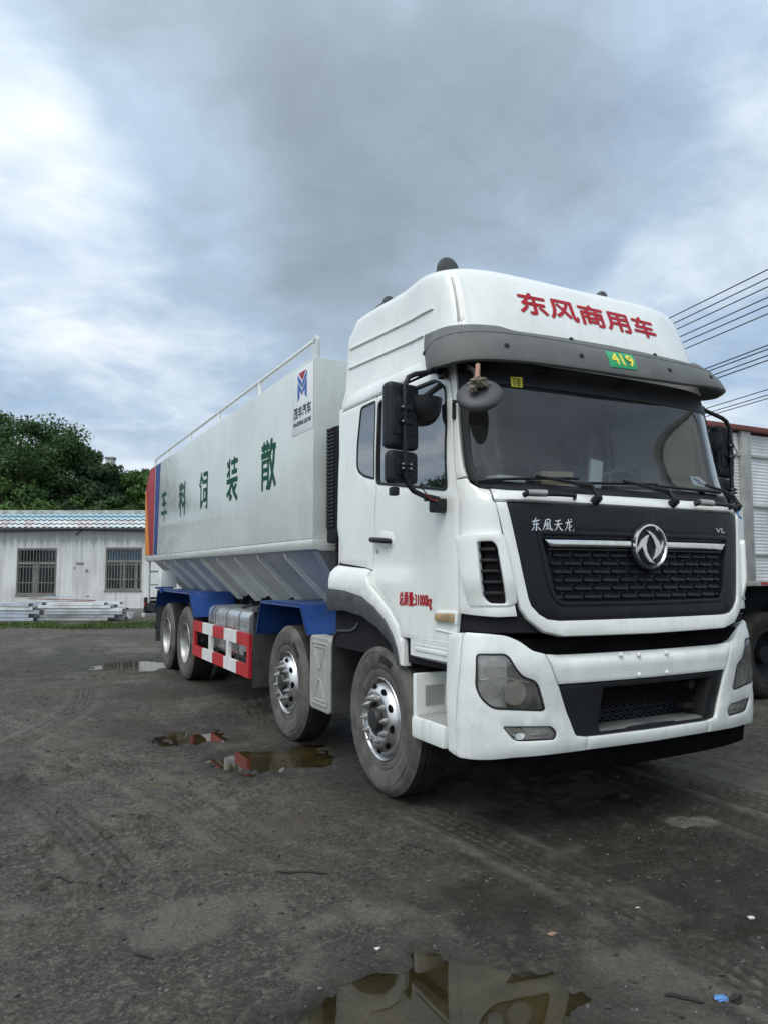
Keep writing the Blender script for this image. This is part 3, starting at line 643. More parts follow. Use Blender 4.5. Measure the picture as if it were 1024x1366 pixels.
# ---- bumper
CR = [(-.833, 1.112), (-.912, 1.132), (-.99, 1.189), (-1.07, 1.222), (-1.2, 1.235), (-1.347, 1.240), (-1.362, 1.20), (-1.432, .511), (-1.40, .500), (-1.05, .515), (-.544, .524), (-.544, .602), (-.625, .616), (-.742, .917), (-.752, .93)]
LAMP = roundp([(-1.267, 1.117), (-1.075, 1.117), (-1.035, 1.045), (-.985, .985), (-.89, .952), (-.835, .79), (-.855, .780), (-1.165, .803), (-1.235, .862), (-1.268, .93)], [.03, .04, .02, .03, .04, .03, .01, .04, .04, .03])
FOG = roundp([(-1.106, .699), (-.79, .686), (-.757, .645), (-.774, .607), (-1.037, .611)], [.02, .03, .02, .02, .04])
bum = None
def bcrease(A, Z): return .012 * sstep(Z, .70, .76) * 0 + .006 * sstep(.735 - Z, -.012, .012)
def corner_b(mm, sg):
    global bum
    c_ = PAN('bumper_corner', 'white_low', BUMP, mm(roundp(CR, [.004, .02, .03, .05, .02, .05, .03, .03, .03, 0, .004, .004, .02, .01, .004])), [mm(LAMP), mm(FOG)], t=0, d=.07, b=.007, h=.045, off=bcrease)
    # headlight
    hb = MB(); patch(hb, BUMP, mm(inset(ccw(LAMP), -.01)), (), t=-.075, d=.004, b=.002, h=.06); hl = T(hb, 'headlight', 'reflector', c_)
    hl2 = MB()
    for a, z, r_ in ((-1.16, 1.03, .062), (-1.02, .885, .072), (-1.17, .90, .045)):
        p, n = BUMP.PN(np.array([a * -sg]), np.array([z])); p0 = Vector(p[0]) - Vector(n[0]) * .07; nn = Vector(n[0])
        hl2.tube([p0, p0 + nn * .05, p0 + nn * .052, p0 + nn * .02], [r_ * .8, r_, r_ * .9, r_ * .4], 24, cap=False)
    patch(hl2, BUMP, mm([(-1.25, .955), (-1.1, .975), (-.93, .935), (-.93, .95), (-1.1, .99), (-1.25, .97)]), (), t=-.02, d=.05, b=.004)
    T(hl2, 'headlight_reflectors', 'chrome', c_)
    hg = MB(); patch(hg, BUMP, mm(inset(ccw(LAMP), .004)), (), t=-.004, d=.004, b=.003, h=.05); T(hg, 'headlight_lens', 'lens', c_, recalc=False)
    PAN('headlight_gasket', 'black', BUMP, mm(inset(ccw(LAMP), -.003)), [mm(inset(ccw(LAMP), .007))], parent=c_, t=.002, d=.03, b=.002)
    fb = MB(); patch(fb, BUMP, mm(inset(ccw(FOG), -.008)), (), t=-.04, d=.004, b=.002, h=.05); T(fb, 'fog_lamp', 'reflector', c_)
    fr_ = MB(); p, n = BUMP.PN(np.array([-1.0 * -sg]), np.array([.65])); p0 = Vector(p[0]) - Vector(n[0]) * .038; nn = Vector(n[0]); fr_.tube([p0, p0 + nn * .026, p0 + nn * .012], [.034, .038, .01], 20, cap=False)
    patch(fr_, BUMP, mm([(-.92, .63), (-.80, .625), (-.80, .64), (-.92, .645)]), (), t=-.015, d=.02, b=.003)
    T(fr_, 'fog_reflectors', 'chrome', c_)
    fg = MB(); patch(fg, BUMP, mm(inset(ccw(FOG), .003)), (), t=-.003, d=.004, b=.003, h=.05); T(fg, 'fog_lens', 'lens', c_, recalc=False)
    PAN('fog_gasket', 'black', BUMP, mm(inset(ccw(FOG), -.002)), [mm(inset(ccw(FOG), .005))], parent=c_, t=.002, d=.03, b=.002)
    SIDE = [(-1.370, 1.20), (-1.37, 1.235), (-1.55, 1.215), (-1.57, 1.10), (-1.57, .515), (-1.44, .50)]
    PAN('bumper_side', 'white_low', BUMP, mm([(a if a > -BUMP.smax + .004 else -BUMP.smax + .004, z) for a, z in SIDE]), (), parent=c_, t=.0, d=.06, b=.008, h=.05)
side(corner_b)
beam = PAN('bumper_beam', 'white_low', BUMP, [(-.827, 1.110), (.827, 1.110), (.738, .927), (-.738, .927)], (), t=0, d=.16, b=.010, h=.03, off=lambda A, Z: -.040 * sstep(Z, 1.052, 1.112) * (1 - sstep(np.abs(A), .70, .83)))
for a, z in ((-.124, 1.076), (.124, 1.076), (-.123, .95), (.123, .95), (-.27, 1.082)):
    p, n = BUMP.PN(np.array([a]), np.array([z])); p0 = Vector(p[0]); nn = Vector(n[0]); sc_ = MB(); sc_.tube([p0, p0 + nn * .009, p0 + nn * .013], [.017, .014, .006], 12); T(sc_, 'bumper_screw', 'white_low', beam)
PAN('bumper_lip', 'white_low', BUMP, [(-.538, .524), (.538, .524), (.538, .600), (-.538, .600)], (), t=0, d=.05, b=.009, h=.06, off=bcrease)
inl = PAN('lower_inlet', 'black', BUMP, [(-.734, .922), (.734, .922), (.63, .64), (.61, .604), (-.61, .604), (-.63, .64)], [[(-.40, .886), (.585, .886), (.50, .640), (-.44, .640)]], t=-.012, d=.20, b=.008, h=.06)
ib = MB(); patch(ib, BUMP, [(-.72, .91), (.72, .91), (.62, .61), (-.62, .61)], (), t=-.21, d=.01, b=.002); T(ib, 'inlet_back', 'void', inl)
im = MB()
for i in range(8):
    for k in range(16):
        a = -.40 + (k + .5 * (i % 2)) * .06; z = .668 + i * .029
        if a > .44: continue
        stroke_ = [(a - .028, z), (a - .010, z + .013), (a + .010, z + .013), (a + .028, z), (a + .010, z - .013), (a - .010, z - .013)]
        patch(im, BUMP, inset(ccw(stroke_), -.003), [inset(ccw(stroke_), .006)], t=-.15, d=.012, b=.002, h=.1)
T(im, 'inlet_mesh', 'panelblack', inl)
st = MB(); st.box(-.43, .47, 3.45, 3.60, .625, .64); T(st, 'front_step_tread', 'steel_dull', inl)
hk = MB(); 
p = BUMP.at(.43, .84, -.10); hk.tube([p, BUMP.at(.43, .84, -.05)], .03, 14); p = BUMP.at(.40, .70, -.1); hk.box(.36, .46, p.y - .05, p.y + .02, .69, .72)
T(hk, 'tow_fittings', 'black', inl)
PAN('front_valance', 'void', BUMP, [(-1.40, .535), (1.40, .535), (1.28, .37), (-1.28, .37)], (), t=-.045, d=.03, b=.008, h=.08)
cr_ = MB(); cr_.box(-1.02, 1.02, 3.55, 3.75, .75, 1.2, b=.02); cr_.box(-1.15, 1.15, 3.75, 3.9, .45, 1.2); T(cr_, 'radiator_block', 'void')
# ---- entry steps behind the bumper
def steps(mm, sg):
    s = sg
    def bx(mb, xa, xb, *r, **k): return mb.box(min(s * xa, s * xb), max(s * xa, s * xb), *r, **k)
    m_ = MB(); bx(m_, 1.0, 1.285, 3.885, 4.29, .515, .655, b=.025); st_ = T(m_, 'entry_step', 'white_low')
    t_ = MB(); bx(t_, 1.02, 1.26, 3.90, 4.25, .6555, .665)
    for i in range(5):
        for k in range(9): t_.lathe([(.012, 0), (.010, .004), (0, .004)], (s * (1.05 + i * .045), 3.92 + k * .04, .665), 'z', 8, 1)
    T(t_, 'step_tread', 'boxgrey', st_)
    w_ = MB(); bx(w_, .97, 1.0, 3.87, 4.29, .5, 1.16); bx(w_, 1.0, 1.27, 4.245, 4.29, .53, .93, b=.012)
    w_.prism([(s * 1.245, 1.15), (s * 1.245, 1.04), (s * 1.10, .965), (s * .99, .955), (s * .99, 1.15)], 3.87, 4.36, 'y'); T(w_, 'step_housing', 'white_low', st_)
    r_ = MB(); bx(r_, 1.235, 1.252, 3.90, 4.30, 1.075, 1.10, b=.006); bx(r_, 1.235, 1.247, 3.90, 4.30, 1.108, 1.125, b=.004); T(r_, 'housing_moulding', 'white_low', st_)
    g_ = MB(); bx(g_, 1.06, 1.2, 4.239, 4.243, .72, .85); T(g_, 'mesh_sticker', 'boxgrey', st_)
    h_ = MB(); bx(h_, 1.0, 1.012, 3.93, 3.97, .70, .85, b=.004); T(h_, 'step_slot', 'void', st_)
side(steps)
# ---- mirrors on the tube brackets
def mirrors(mm, sg):
    s = sg; V_ = lambda x, y, z: (s * x, y, z)
    b_ = MB(); pts = [V_(1.19, 4.03, 2.885), V_(1.26, 3.975, 2.895), V_(1.44, 3.955, 2.845), V_(1.485, 3.95, 2.82), V_(1.515, 3.945, 2.76), V_(1.515, 3.945, 2.2), V_(1.49, 3.945, 2.135), V_(1.455, 3.945, 2.10), V_(1.38, 3.955, 2.075), V_(1.20, 4.05, 2.07)]
    b_.tube(pts, .0165, 12); br_ = T(b_, 'mirror_bracket', 'black')
    T(MB().box(*sorted((s * 1.19, s * 1.30)), 3.945, 4.025, 1.975, 2.065, b=.015), 'bracket_foot', 'black', br_); T(MB().box(*sorted((s * 1.19, s * 1.235)), 3.945, 4.015, 2.85, 2.92, b=.012), 'bracket_mount', 'black', br_); T(MB().box(*sorted((s * 1.30, s * 1.345)), 3.955, 4.015, 2.045, 2.085, b=.01), 'bracket_joint', 'black', br_)
    rot_ = Matrix.Rotation(R(10), 3, 'Z')
    h_ = MB(); h_.box(*sorted((s * 1.385, s * 1.625)), 3.97, 4.065, 2.365, 2.79, b=.04, seg=4, rot=rot_); h_.box(*sorted((s * 1.41, s * 1.60)), 3.96, 3.985, 2.45, 2.70, b=.01, rot=rot_); h_.box(*sorted((s * 1.44, s * 1.57)), 3.953, 3.985, 2.52, 2.68, b=.008, rot=rot_)
    mh = T(h_, 'main_mirror', 'black')
    g_ = MB(); g_.box(*sorted((s * 1.40, s * 1.61)), 4.0655, 4.068, 2.385, 2.77, rot=rot_, about=(s * 1.515, 4.015, 2.57)); T(g_, 'mirror_glass', 'chrome', mh)
    l_ = MB(); l_.box(*sorted((s * 1.39, s * 1.62)), 3.97, 4.055, 2.145, 2.355, b=.045, seg=4, rot=rot_); l_.box(*sorted((s * 1.45, s * 1.57)), 3.957, 3.985, 2.20, 2.30, b=.008, rot=rot_); lh = T(l_, 'wide_mirror', 'black')
    for z, dz in ((2.62, .014), (2.53, .014), (2.262, .012), (2.235, .012)):
        k_ = MB(); k_.box(*sorted((s * 1.47, s * 1.54)), 3.923, 3.965, z - dz, z + dz, b=.004); T(k_, 'bracket_clamp', 'black', mh if z > 2.4 else lh)
        for dx in (-.028, .028):
            if z < 2.4 or dx < 0:
                n_ = MB(); n_.lathe([(0, .012), (.006, .012), (.007, 0)], (s * 1.515 + dx, 3.927, z), 'y', 8, -1); T(n_, 'clamp_bolt', 'steel_dull', mh if z > 2.4 else lh)
    c_ = MB(); c_.tube([V_(1.46, 3.945, 2.66), V_(1.53, 3.915, 2.60), V_(1.56, 3.915, 2.56), V_(1.53, 3.925, 2.53)], .004, 6); c_.tube([V_(1.40, 3.965, 2.14), V_(1.34, 3.965, 2.08), V_(1.29, 3.945, 2.03), V_(1.25, 3.955, 2.0)], .004, 6); T(c_, 'mirror_cable', 'black', br_)
    w_ = MB(); w_.tube([V_(1.38, 3.945, 2.09), V_(1.33, 3.935, 2.05), V_(1.28, 3.935, 2.045)], .003, 6); T(w_, 'red_cable', 'wirered', br_)
    p_ = MB(); p_.box(*sorted((s * 1.535, s * 1.59)), 3.975, 4.025, 2.07, 2.125, b=.012); T(p_, 'camera_pod', 'black', lh)
    d_ = MB()      # kerb mirror hood above the door glass
    prof = []
    for i in range(9):
        a = math.pi * .5 * i / 8; prof.append((.135 * math.cos(a) ** .7 if i < 8 else 0.0, .16 * math.sin(a)))
    d_.lathe([(.10, -.02), (.137, -.012)] + prof, (s * 1.34, 4.045, 2.70), 'z', 28, -1); d_.tube([V_(1.20, 4.015, 2.82), V_(1.28, 4.035, 2.76), V_(1.34, 4.045, 2.71)], .02, 8); T(d_, 'kerb_mirror', 'black')
side(mirrors)
# round front mirror on the visible corner, and its bracket
fm = MB(); cen = Vector((-1.195, 3.60, 2.672)); ax = Vector((0, 0, 1)).normalized(); ax = Vector((-.50, -.60, .62)).normalized()
q_ = ax.to_track_quat('Z', 'Y'); prof = [(0, .022), (.06, .021), (.10, .017), (.128, .008), (.140, -.006), (.141, -.024), (.136, -.031), (.128, -.033), (0, -.035)]
vs = []; n = 40
for r_, h_ in prof:
    for k in range(n): a = 2 * math.pi * k / n; vs.append(cen + q_ @ Vector((r_ * math.cos(a), r_ * math.sin(a), h_)))
fm.add(vs, [(i * n + k, i * n + (k + 1) % n, (i + 1) * n + (k + 1) % n, (i + 1) * n + k) for i in range(len(prof) - 1) for k in range(n)])
fmo = T(fm, 'front_mirror', 'greymir')
fa = MB(); top = cen + ax * .03; fa.tube([top, top + Vector((.0, .02, .06)), top + Vector((.01, .06, .13)), Vector((-1.13, 3.82, 2.90))], [.014, .014, .014, .016], 10); T(fa, 'mirror_arm', 'black', fmo)
fp = MB(); patch(fp, CAB, roundp([(-1.282, 2.57), (-1.255, 2.57), (-1.25, 2.70), (-1.272, 2.70)], .01), (), t=.016, d=.014, b=.004); fp.tube([CAB.at(-1.262, 2.67, .016), cen + Vector((-.10, .05, -.03))], .009, 8)
T(fp, 'mirror_stay', 'black', fmo)
# rag tied round the mirror arm: a thing of its own
rg = MB(); rr = random.Random(4)
def crumple(mb, c, r, n=420, flat=(1, 1, 1)):
    bm = bmesh.new(); bmesh.ops.create_icosphere(bm, subdivisions=4, radius=1)
    from mathutils import noise as mn
    for v in bm.verts:
        p = v.co.copy(); f = 1 + .55 * mn.noise(p * 2.1 + Vector((3, 1, 7))) + .35 * mn.noise(p * 5.3) + .18 * mn.noise(p * 11)
        v.co = Vector((p.x * r * flat[0], p.y * r * flat[1], p.z * r * flat[2])) * f + Vector(c)
    mb.bm(bm)
crumple(rg, top + Vector((-.01, -.01, .035)), .042, flat=(1.25, 1.0, .7)); crumple(rg, top + Vector((.058, .0, .02)), .024); crumple(rg, top + Vector((-.05, -.01, -.005)), .022)
rago = rg.build('rag', 'rag', None, smooth=70); tag(rago, 'dirty beige rag knotted round the arm of the round front mirror', 'rag')
stub = MB(); stub.tube([top + Vector((-.01, .0, .07)), top + Vector((.01, .02, .16))], [.016, .014], 10); so_ = stub.build('broken_stub', 'skinrag', None); so_.parent = rago
# ---- cab interior seen through the glass
dm = MB(); dm.prism([(3.62, 1.6), (3.66, 2.03), (3.80, 2.13), (4.05, 2.15), (4.22, 2.07), (4.25, 1.7), (4.2, 1.6)], -1.08, 1.08, 'x'); dm.box(.25, .85, 3.95, 4.24, 2.10, 2.25, b=.05); T(dm, 'dashboard', 'dash', None, bevel=.02)
sw = MB(); c0 = Vector((.55, 4.34, 2.24)); qw = Vector((0, .62, .78)).to_track_quat('Z', 'Y')
ringp = [c0 + qw @ Vector((.23 * math.cos(a), .23 * math.sin(a), 0)) for a in np.linspace(0, 2 * math.pi, 33)]
sw.tube(ringp, .017, 8); sw.tube([c0 + qw @ Vector((-.22, 0, 0)), c0 + qw @ Vector((0, 0, -.03)), c0 + qw @ Vector((.22, 0, 0))], .018, 8); sw.tube([c0 + qw @ Vector((0, 0, -.02)), c0 + qw @ Vector((0, -.05, -.45))], .03, 10); T(sw, 'steering_wheel', 'visor')
for x in (-.62, .58):
    s_ = MB(); s_.box(x - .25, x + .25, 4.55, 5.05, 1.5, 1.72, b=.06); s_.box(x - .24, x + .24, 5.0, 5.16, 1.68, 2.36, b=.07, seg=3); s_.box(x - .14, x + .14, 5.02, 5.12, 2.37, 2.56, b=.045, seg=3); T(s_, 'seat', 'seat')
li = MB(); li.box(-1.14, 1.14, 5.56, 5.59, 1.25, 2.97); li.box(-1.10, 1.10, 4.0, 5.56, 2.955, 2.975); T(li, 'cab_liner', 'liner')
bk = MB(); bk.box(-1.1, 1.1, 5.15, 5.58, 1.7, 1.86, b=.04); bk.box(-1.1, 1.1, 5.2, 5.58, 2.5, 2.56, b=.02); T(bk, 'bunk', 'dash')
mo = MB(); mo.box(-.42, .05, 3.98, 4.06, 2.20, 2.36, b=.015); mo.box(-.22, -.16, 4.0, 4.03, 2.08, 2.22); T(mo, 'dash_monitor', 'black')
hl_ = MB(); hl_.box(-.02, .10, 3.93, 3.96, 2.14, 2.40, b=.006, rot=Matrix.Rotation(R(8), 3, 'Y')); T(hl_, 'phone_holder', 'label_white')
cb = MB(); cb.box(-.50, -.27, 3.82, 3.96, 2.135, 2.275, rot=Matrix.Rotation(R(-18), 3, 'Z')); cbo = cb.build('cardboard_box', 'cardboard', None, bevel=.004); tag(cbo, 'small brown cardboard box on the dashboard behind the windscreen', 'box')
pp = MB(); rp = random.Random(2)
for i in range(3):
    x, y = -.86 + i * .06, 3.88 + .02 * i; pp.box(x - .10, x + .10, y - .06, y + .06, 2.140 + i * .014, 2.150 + i * .014, rot=Matrix.Rotation(R(12 * i - 8), 3, 'Z'))
pp.box(-.90, -.66, 3.84, 3.96, 2.185, 2.225, b=.004, rot=Matrix.Rotation(R(6), 3, 'Z'))
ppo = pp.build('paper_stack', 'paper', None); tag(ppo, 'flat pile of white papers on the dashboard, left of the cardboard box', 'papers')

# ---- chassis, stack between cab and tank
ch = MB()
for x in (-.42, .42): ch.box(x - .05, x + .05, 3.9, 14.7, .78, 1.04)
for y in (5.9, 7.4, 8.8, 10.2, 11.9, 13.5, 14.4): ch.box(-.4, .4, y - .06, y + .06, .80, 1.02)
for y in (4.80, 6.79, 11.22, 12.58): ch.tube([(-.95, y, .535), (.95, y, .535)], .075, 12)
for y in (11.22, 12.58): ch.lathe([(0, .2), (.16, .17), (.2, 0), (.16, -.17), (0, -.2)], (0, y, .535), 'x', 18)
for y in (4.80, 6.79, 11.9): ch.box(-.60, -.50, y - .75, y + .75, .60, .72, b=.03); ch.box(.50, .60, y - .75, y + .75, .60, .72, b=.03)
ch.tube([(0, 6, .72), (0, 11.2, .6)], .07, 10); ch.box(-.45, .45, 4.2, 5.5, .6, 1.12, b=.05)
for y in np.arange(6.4, 14.4, .45): ch.box(-.60, .60, y - .04, y + .04, 1.04, 1.20)
T(ch, 'chassis', 'frame')
hz_ = MB(); rr = random.Random(9)      # hoses and brake lines along the frame rail
for i in range(4): 
    y0 = 6.2; pts = [(-.50 - .02 * i, y0 + .7 * k, .92 + .04 * i + rr.uniform(-.02, .02)) for k in range(12)]; hz_.tube(pts, .012, 6)
T(hz_, 'brake_lines', 'black')
iq = MB(); iq.box(-1.16, -.80, 5.80, 6.03, 1.95, 2.88, b=.03); iq.box(-1.165, -.84, 5.79, 6.0, 1.85, 1.97, b=.02)
for i in range(12): iq.lathe([(.105, 0), (.125, .012), (.125, .022), (.105, .034)], (-.98, 5.92, 1.845 - i * .034), 'z', 20, -1)
iq.tube([(-.98, 5.92, 1.44), (-.98, 5.95, 1.30), (-.8, 6.0, 1.2)], .10, 16); stack = T(iq, 'air_intake', 'frame')
lo = MB()
for z in np.arange(2.0, 2.86, .033): lo.box(-1.172, -1.158, 5.83, 6.0, z - .009, z + .009)
for z in np.arange(2.0, 2.86, .033): lo.box(-1.13, -.86, 5.786, 5.80, z - .009, z + .009)
T(lo, 'intake_louvres', 'black', stack)

# ---- wheels
def tyre_mb(x0, wd, sgn):
    """x0 = outer face plane; profile is measured inwards"""
    m_ = MB(); R0 = .542
    side_ = [(.290, .055), (.294, .022), (.305, .008), (.33, .003), (.352, .0015), (.356, .006), (.360, .0015), (.40, -.006), (.44, -.010), (.470, -.009), (.474, -.004), (.478, -.008), (.495, -.004), (.515, .010), (.530, .026), (R0 - .003, .034)]
    m_.mat(0).lathe([(r, -h) for r, h in side_], (x0, 0, 0), 'x', 72, sgn)
    tr = [(R0 - .003, .034), (R0, .045)]; n = 5; w0, w1 = .045, wd - .045; gw = .010
    for i in range(n - 1):
        g = w0 + (w1 - w0) * (i + 1) / n; tr += [(R0 + .002, g - gw / 2), (R0 - .016, g - gw / 2 + .002), (R0 - .016, g + gw / 2 - .002), (R0 + .002, g + gw / 2)]
    tr += [(R0, wd - .045), (R0 - .003, wd - .034)]
    m_.mat(1).lathe([(r, -h) for r, h in tr], (x0, 0, 0), 'x', 96, sgn)
    m_.mat(0).lathe([(r, -(wd - h)) for r, h in reversed(side_)], (x0, 0, 0), 'x', 72, sgn)
    return m_
def wheel(y, front, mirror):
    loc = Vector((-1.235, y, .536)); X0 = 0.0; s = -1
    dsk = MB()
    if front:
        dsk.lathe([(.262, -.075), (.255, -.04), (.247, -.012), (.232, .012), (.205, .030), (.195, .036), (.19, .036), (.178, .035), (.128, .035), (.122, .030), (.120, -.02)], (0, 0, 0), 'x', 60, -1)
    else:
        dsk.lathe([(.258, -.05), (.25, -.09), (.24, -.15), (.215, -.178), (.19, -.186), (.13, -.186), (.125, -.17), (.118, -.10), (.10, -.088), (.05, -.082), (0, -.082)], (0, 0, 0), 'x', 60, -1)
    w = T(dsk, 'wheel', 'steel' if front else 'steel_dull')
    w.matrix_parent_inverse = Matrix.Translation((0, -6.5, 0)); w.location = loc
    ty = tyre_mb(.0, .30, -1).build('tyre', ['rubber', 'rubber_dark'], w)
    for q_ in range(3):        # raised plates moulded into the sidewall
        a0, a1 = .5 + q_ * 2.09, .5 + q_ * 2.09 + .42; ap = MB(); vs = []; nn = 10
        for i in range(nn + 1):
            a = a0 + (a1 - a0) * i / nn
            for r_, h_ in ((.402, -.004), (.405, -.0095), (.462, -.0135), (.466, -.009)): vs.append((h_, r_ * math.cos(a + (r_ - .43) * 1.2), r_ * math.sin(a + (r_ - .43) * 1.2)))
        ap.add(vs, [(i * 4 + j, i * 4 + j + 1, (i + 1) * 4 + j + 1, (i + 1) * 4 + j) for i in range(nn) for j in range(3)]); ap.build('sidewall_plate', 'rubber_dark' if q_ == 0 else 'rubber', w)
    rim = MB(); rim.lathe([(.262, -.072), (.270, -.055), (.276, -.03), (.283, -.012), (.292, -.004), (.297, -.010), (.297, -.03), (.288, -.04), (.285, -.25)], (0, 0, 0), 'x', 60, -1); rim.build('rim', 'steel' if front else 'steel_dull', w)
    if not front:
        t2 = tyre_mb(.345, .29, -1).build('inner_tyre', ['rubber', 'rubber_dark'], w)
    hub = MB()
    if front: hub.lathe([(.118, -.02), (.112, .0), (.085, .004), (.08, .05), (.072, .062), (.04, .066), (0, .066)], (0, 0, 0), 'x', 36, -1)
    else: hub.lathe([(.115, -.15), (.105, -.09), (.08, -.075), (.07, -.07), (0, -.069)], (0, 0, 0), 'x', 32, -1)
    hub.build('hub', 'hub', w)
    ho = MB(); n = 10
    for k in range(n):
        a = 2 * math.pi * (k + .5) / n; r_ = .2205 if front else .222
        if front:      # slots lie on the sloping part of the disc
            u = Vector((0, math.cos(a), math.sin(a))); tv = Vector((0, -math.sin(a), math.cos(a))); nrm = Vector((-.55, .84 * math.cos(a), .84 * math.sin(a))); sl = Vector((.40, .0, 0)); dr = (u * .83 + Vector((.55, 0, 0))).normalized()
            c_ = u * .226 + Vector((-.0185, 0, 0)); vs = [c_ + Vector((-.0025, 0, 0)) + u * .001]
            ring = [c_ + tv * (.030 * math.cos(q)) + dr * (.020 * math.sin(q)) + Vector((-.004, 0, 0)) + u * .003 for q in np.linspace(0, 2 * math.pi, 17)[:-1]]
            ho.add(ring, [tuple(range(16))])
        else:
            c_ = Vector((.1745, math.cos(a) * r_, math.sin(a) * r_)); u = Vector((0, math.cos(a), math.sin(a))); tv = Vector((0, -math.sin(a), math.cos(a)))
            ho.add([c_ + tv * (.028 * math.cos(q)) + u * (.017 * math.sin(q)) + Vector((-.012 + .011 * math.sin(q) * -1, 0, 0)) for q in np.linspace(0, 2 * math.pi, 17)[:-1]], [tuple(range(16))])
    ho.build('hand_holes', 'void', w, smooth=0, recalc=False)
    for k in range(n):
        a = 2 * math.pi * k / n + .1; b0 = .035 if front else -.186; nm = MB()
        nm.lathe([(.024, b0), (.024, b0 + .006), (.019, b0 + .008), (.0175, b0 + .024), (.010, b0 + .027), (.009, b0 + .043), (.0, b0 + .045)], (0, math.cos(a) * .152, math.sin(a) * .152), 'x', 8, -1); nm.build('lug_nut', 'steel_dull', w)
    hb_ = MB(); hb_.lathe([(.0, -.12), (.30, -.12), (.30, -.16), (.2, -.24), (0, -.26)], (0, 0, 0), 'x', 36, -1); hb_.build('brake_drum', 'hub', w)
    return w
wheels = []
for y, fr in ((4.83, True), (6.80, True), (11.22, False), (12.58, False)):
    w = wheel(y, fr, False)
    c = copy_tree(w, TR); c.location = (1.235, y, .536); c.rotation_euler = (0, 0, math.pi)
    c.matrix_parent_inverse = Matrix.Translation((0, -6.5, 0))
    w.rotation_euler = (R(13 * y), 0, 0)
# ---- mudguards
def guard_sheet(poly, name, sg, lipd=.05):
    m_ = MB(); m_.strip(poly, *sorted((sg * .60, sg * 1.25)), .006, 'x')
    for i in range(len(poly) - 1):      # turned-down outer lip
        a, b = poly[i], poly[i + 1]; 
    inn_ = [(p[0] + (.03 if i == len(poly) - 1 else -.03 if i == 0 else 0), p[1] - (lipd if 0 < i < len(poly) - 1 else 0)) for i, p in enumerate(poly)]
    m_.prism(list(poly) + inn_[::-1], *sorted((sg * 1.244, sg * 1.25)), 'x')
    return T(m_, name, 'blue', None, smooth=30)
for sg in (-1, 1):
    guard_sheet([(7.74, .93), (7.58, 1.295), (6.42, 1.295), (6.22, 1.03)], 'mudguard', sg, .03)
    mg = guard_sheet([(13.55, .98), (13.36, 1.295), (10.92, 1.295), (10.62, .95)], 'mudguard', sg, .03)
    k_ = MB(); k_.box(*sorted((sg * 1.0, sg * 1.3)), 13.25, 13.37, 1.30, 1.33); k_.tube([(sg * 1.27, 12.9, 1.31), (sg * 1.27, 12.9, 1.24)], .025, 8); T(k_, 'mudguard_bracket', 'blue', mg)
    fl = MB(); fl.box(*sorted((sg * .85, sg * 1.22)), 7.90, 7.908, .33, 1.22); fl.box(*sorted((sg * .6, sg * 1.24)), 7.72, 7.90, 1.16, 1.22); T(fl, 'mud_flap', 'trim')
    fl = MB(); fl.box(*sorted((sg * .7, sg * 1.2)), 13.72, 13.728, .35, 1.1); T(fl, 'mud_flap', 'trim')
    fq = MB(); ar = [(5.71, .42), (5.71, .98), (5.68, 1.07), (5.60, 1.125), (5.34, 1.145), (5.26, 1.17), (5.21, 1.21)]; fq.strip(ar, *sorted((sg * .93, sg * 1.235)), .02, 'x'); T(fq, 'wheel_arch_liner', 'trim')
    sh = MB(); sh.box(*sorted((sg * .58, sg * .92)), 5.47, 5.69, .42, 1.12, b=.02); sh.box(*sorted((sg * .55, sg * .60)), 4.1, 5.5, .5, 1.15); T(sh, 'splash_guard', 'void')
# ---- grey cover with the pressed X between the front wheels
cv_ = MB(); PX = Flat((-1.215, 6.20, .40), (0, -1, 0), (0, 0, 1))
patch(cv_, PX, roundp([(0, 0), (.46, 0), (.46, .64), (0, .64)], .06), (), t=.02, d=.12, b=.014, h=.06); cov = T(cv_, 'battery_cover', 'boxgrey')
def emb_ring(poly, w=.012): 
    q = MB(); patch(q, PX, roundp(inset(ccw(poly), -w), .03), [roundp(inset(ccw(poly), w), .02)], t=.027, d=.012, b=.006, h=.06); return q
q = emb_ring([(.06, .06), (.40, .06), (.40, .58), (.06, .58)]); T(q, 'cover_rim', 'boxgrey', cov)
for P_ in ([(.11, .09), (.35, .09), (.25, .27), (.21, .27)], [(.11, .55), (.35, .55), (.25, .36), (.21, .36)]):
    q = MB(); patch(q, PX, roundp(inset(ccw(P_), -.008), .02), [roundp(inset(ccw(P_), .012), .015)], t=.026, d=.012, b=.006, h=.05); T(q, 'pressed_panel', 'boxgrey', cov)
bb = MB(); bb.box(-1.20, -.62, 5.73, 6.2, .41, 1.03, b=.03); bb.box(-1.225, -1.19, 5.735, 5.76, .68, .75, b=.004); T(bb, 'battery_box', 'frame')
bb2 = MB(); bb2.box(.62, 1.22, 5.73, 6.2, .41, 1.03, b=.04); T(bb2, 'battery_box', 'boxgrey')
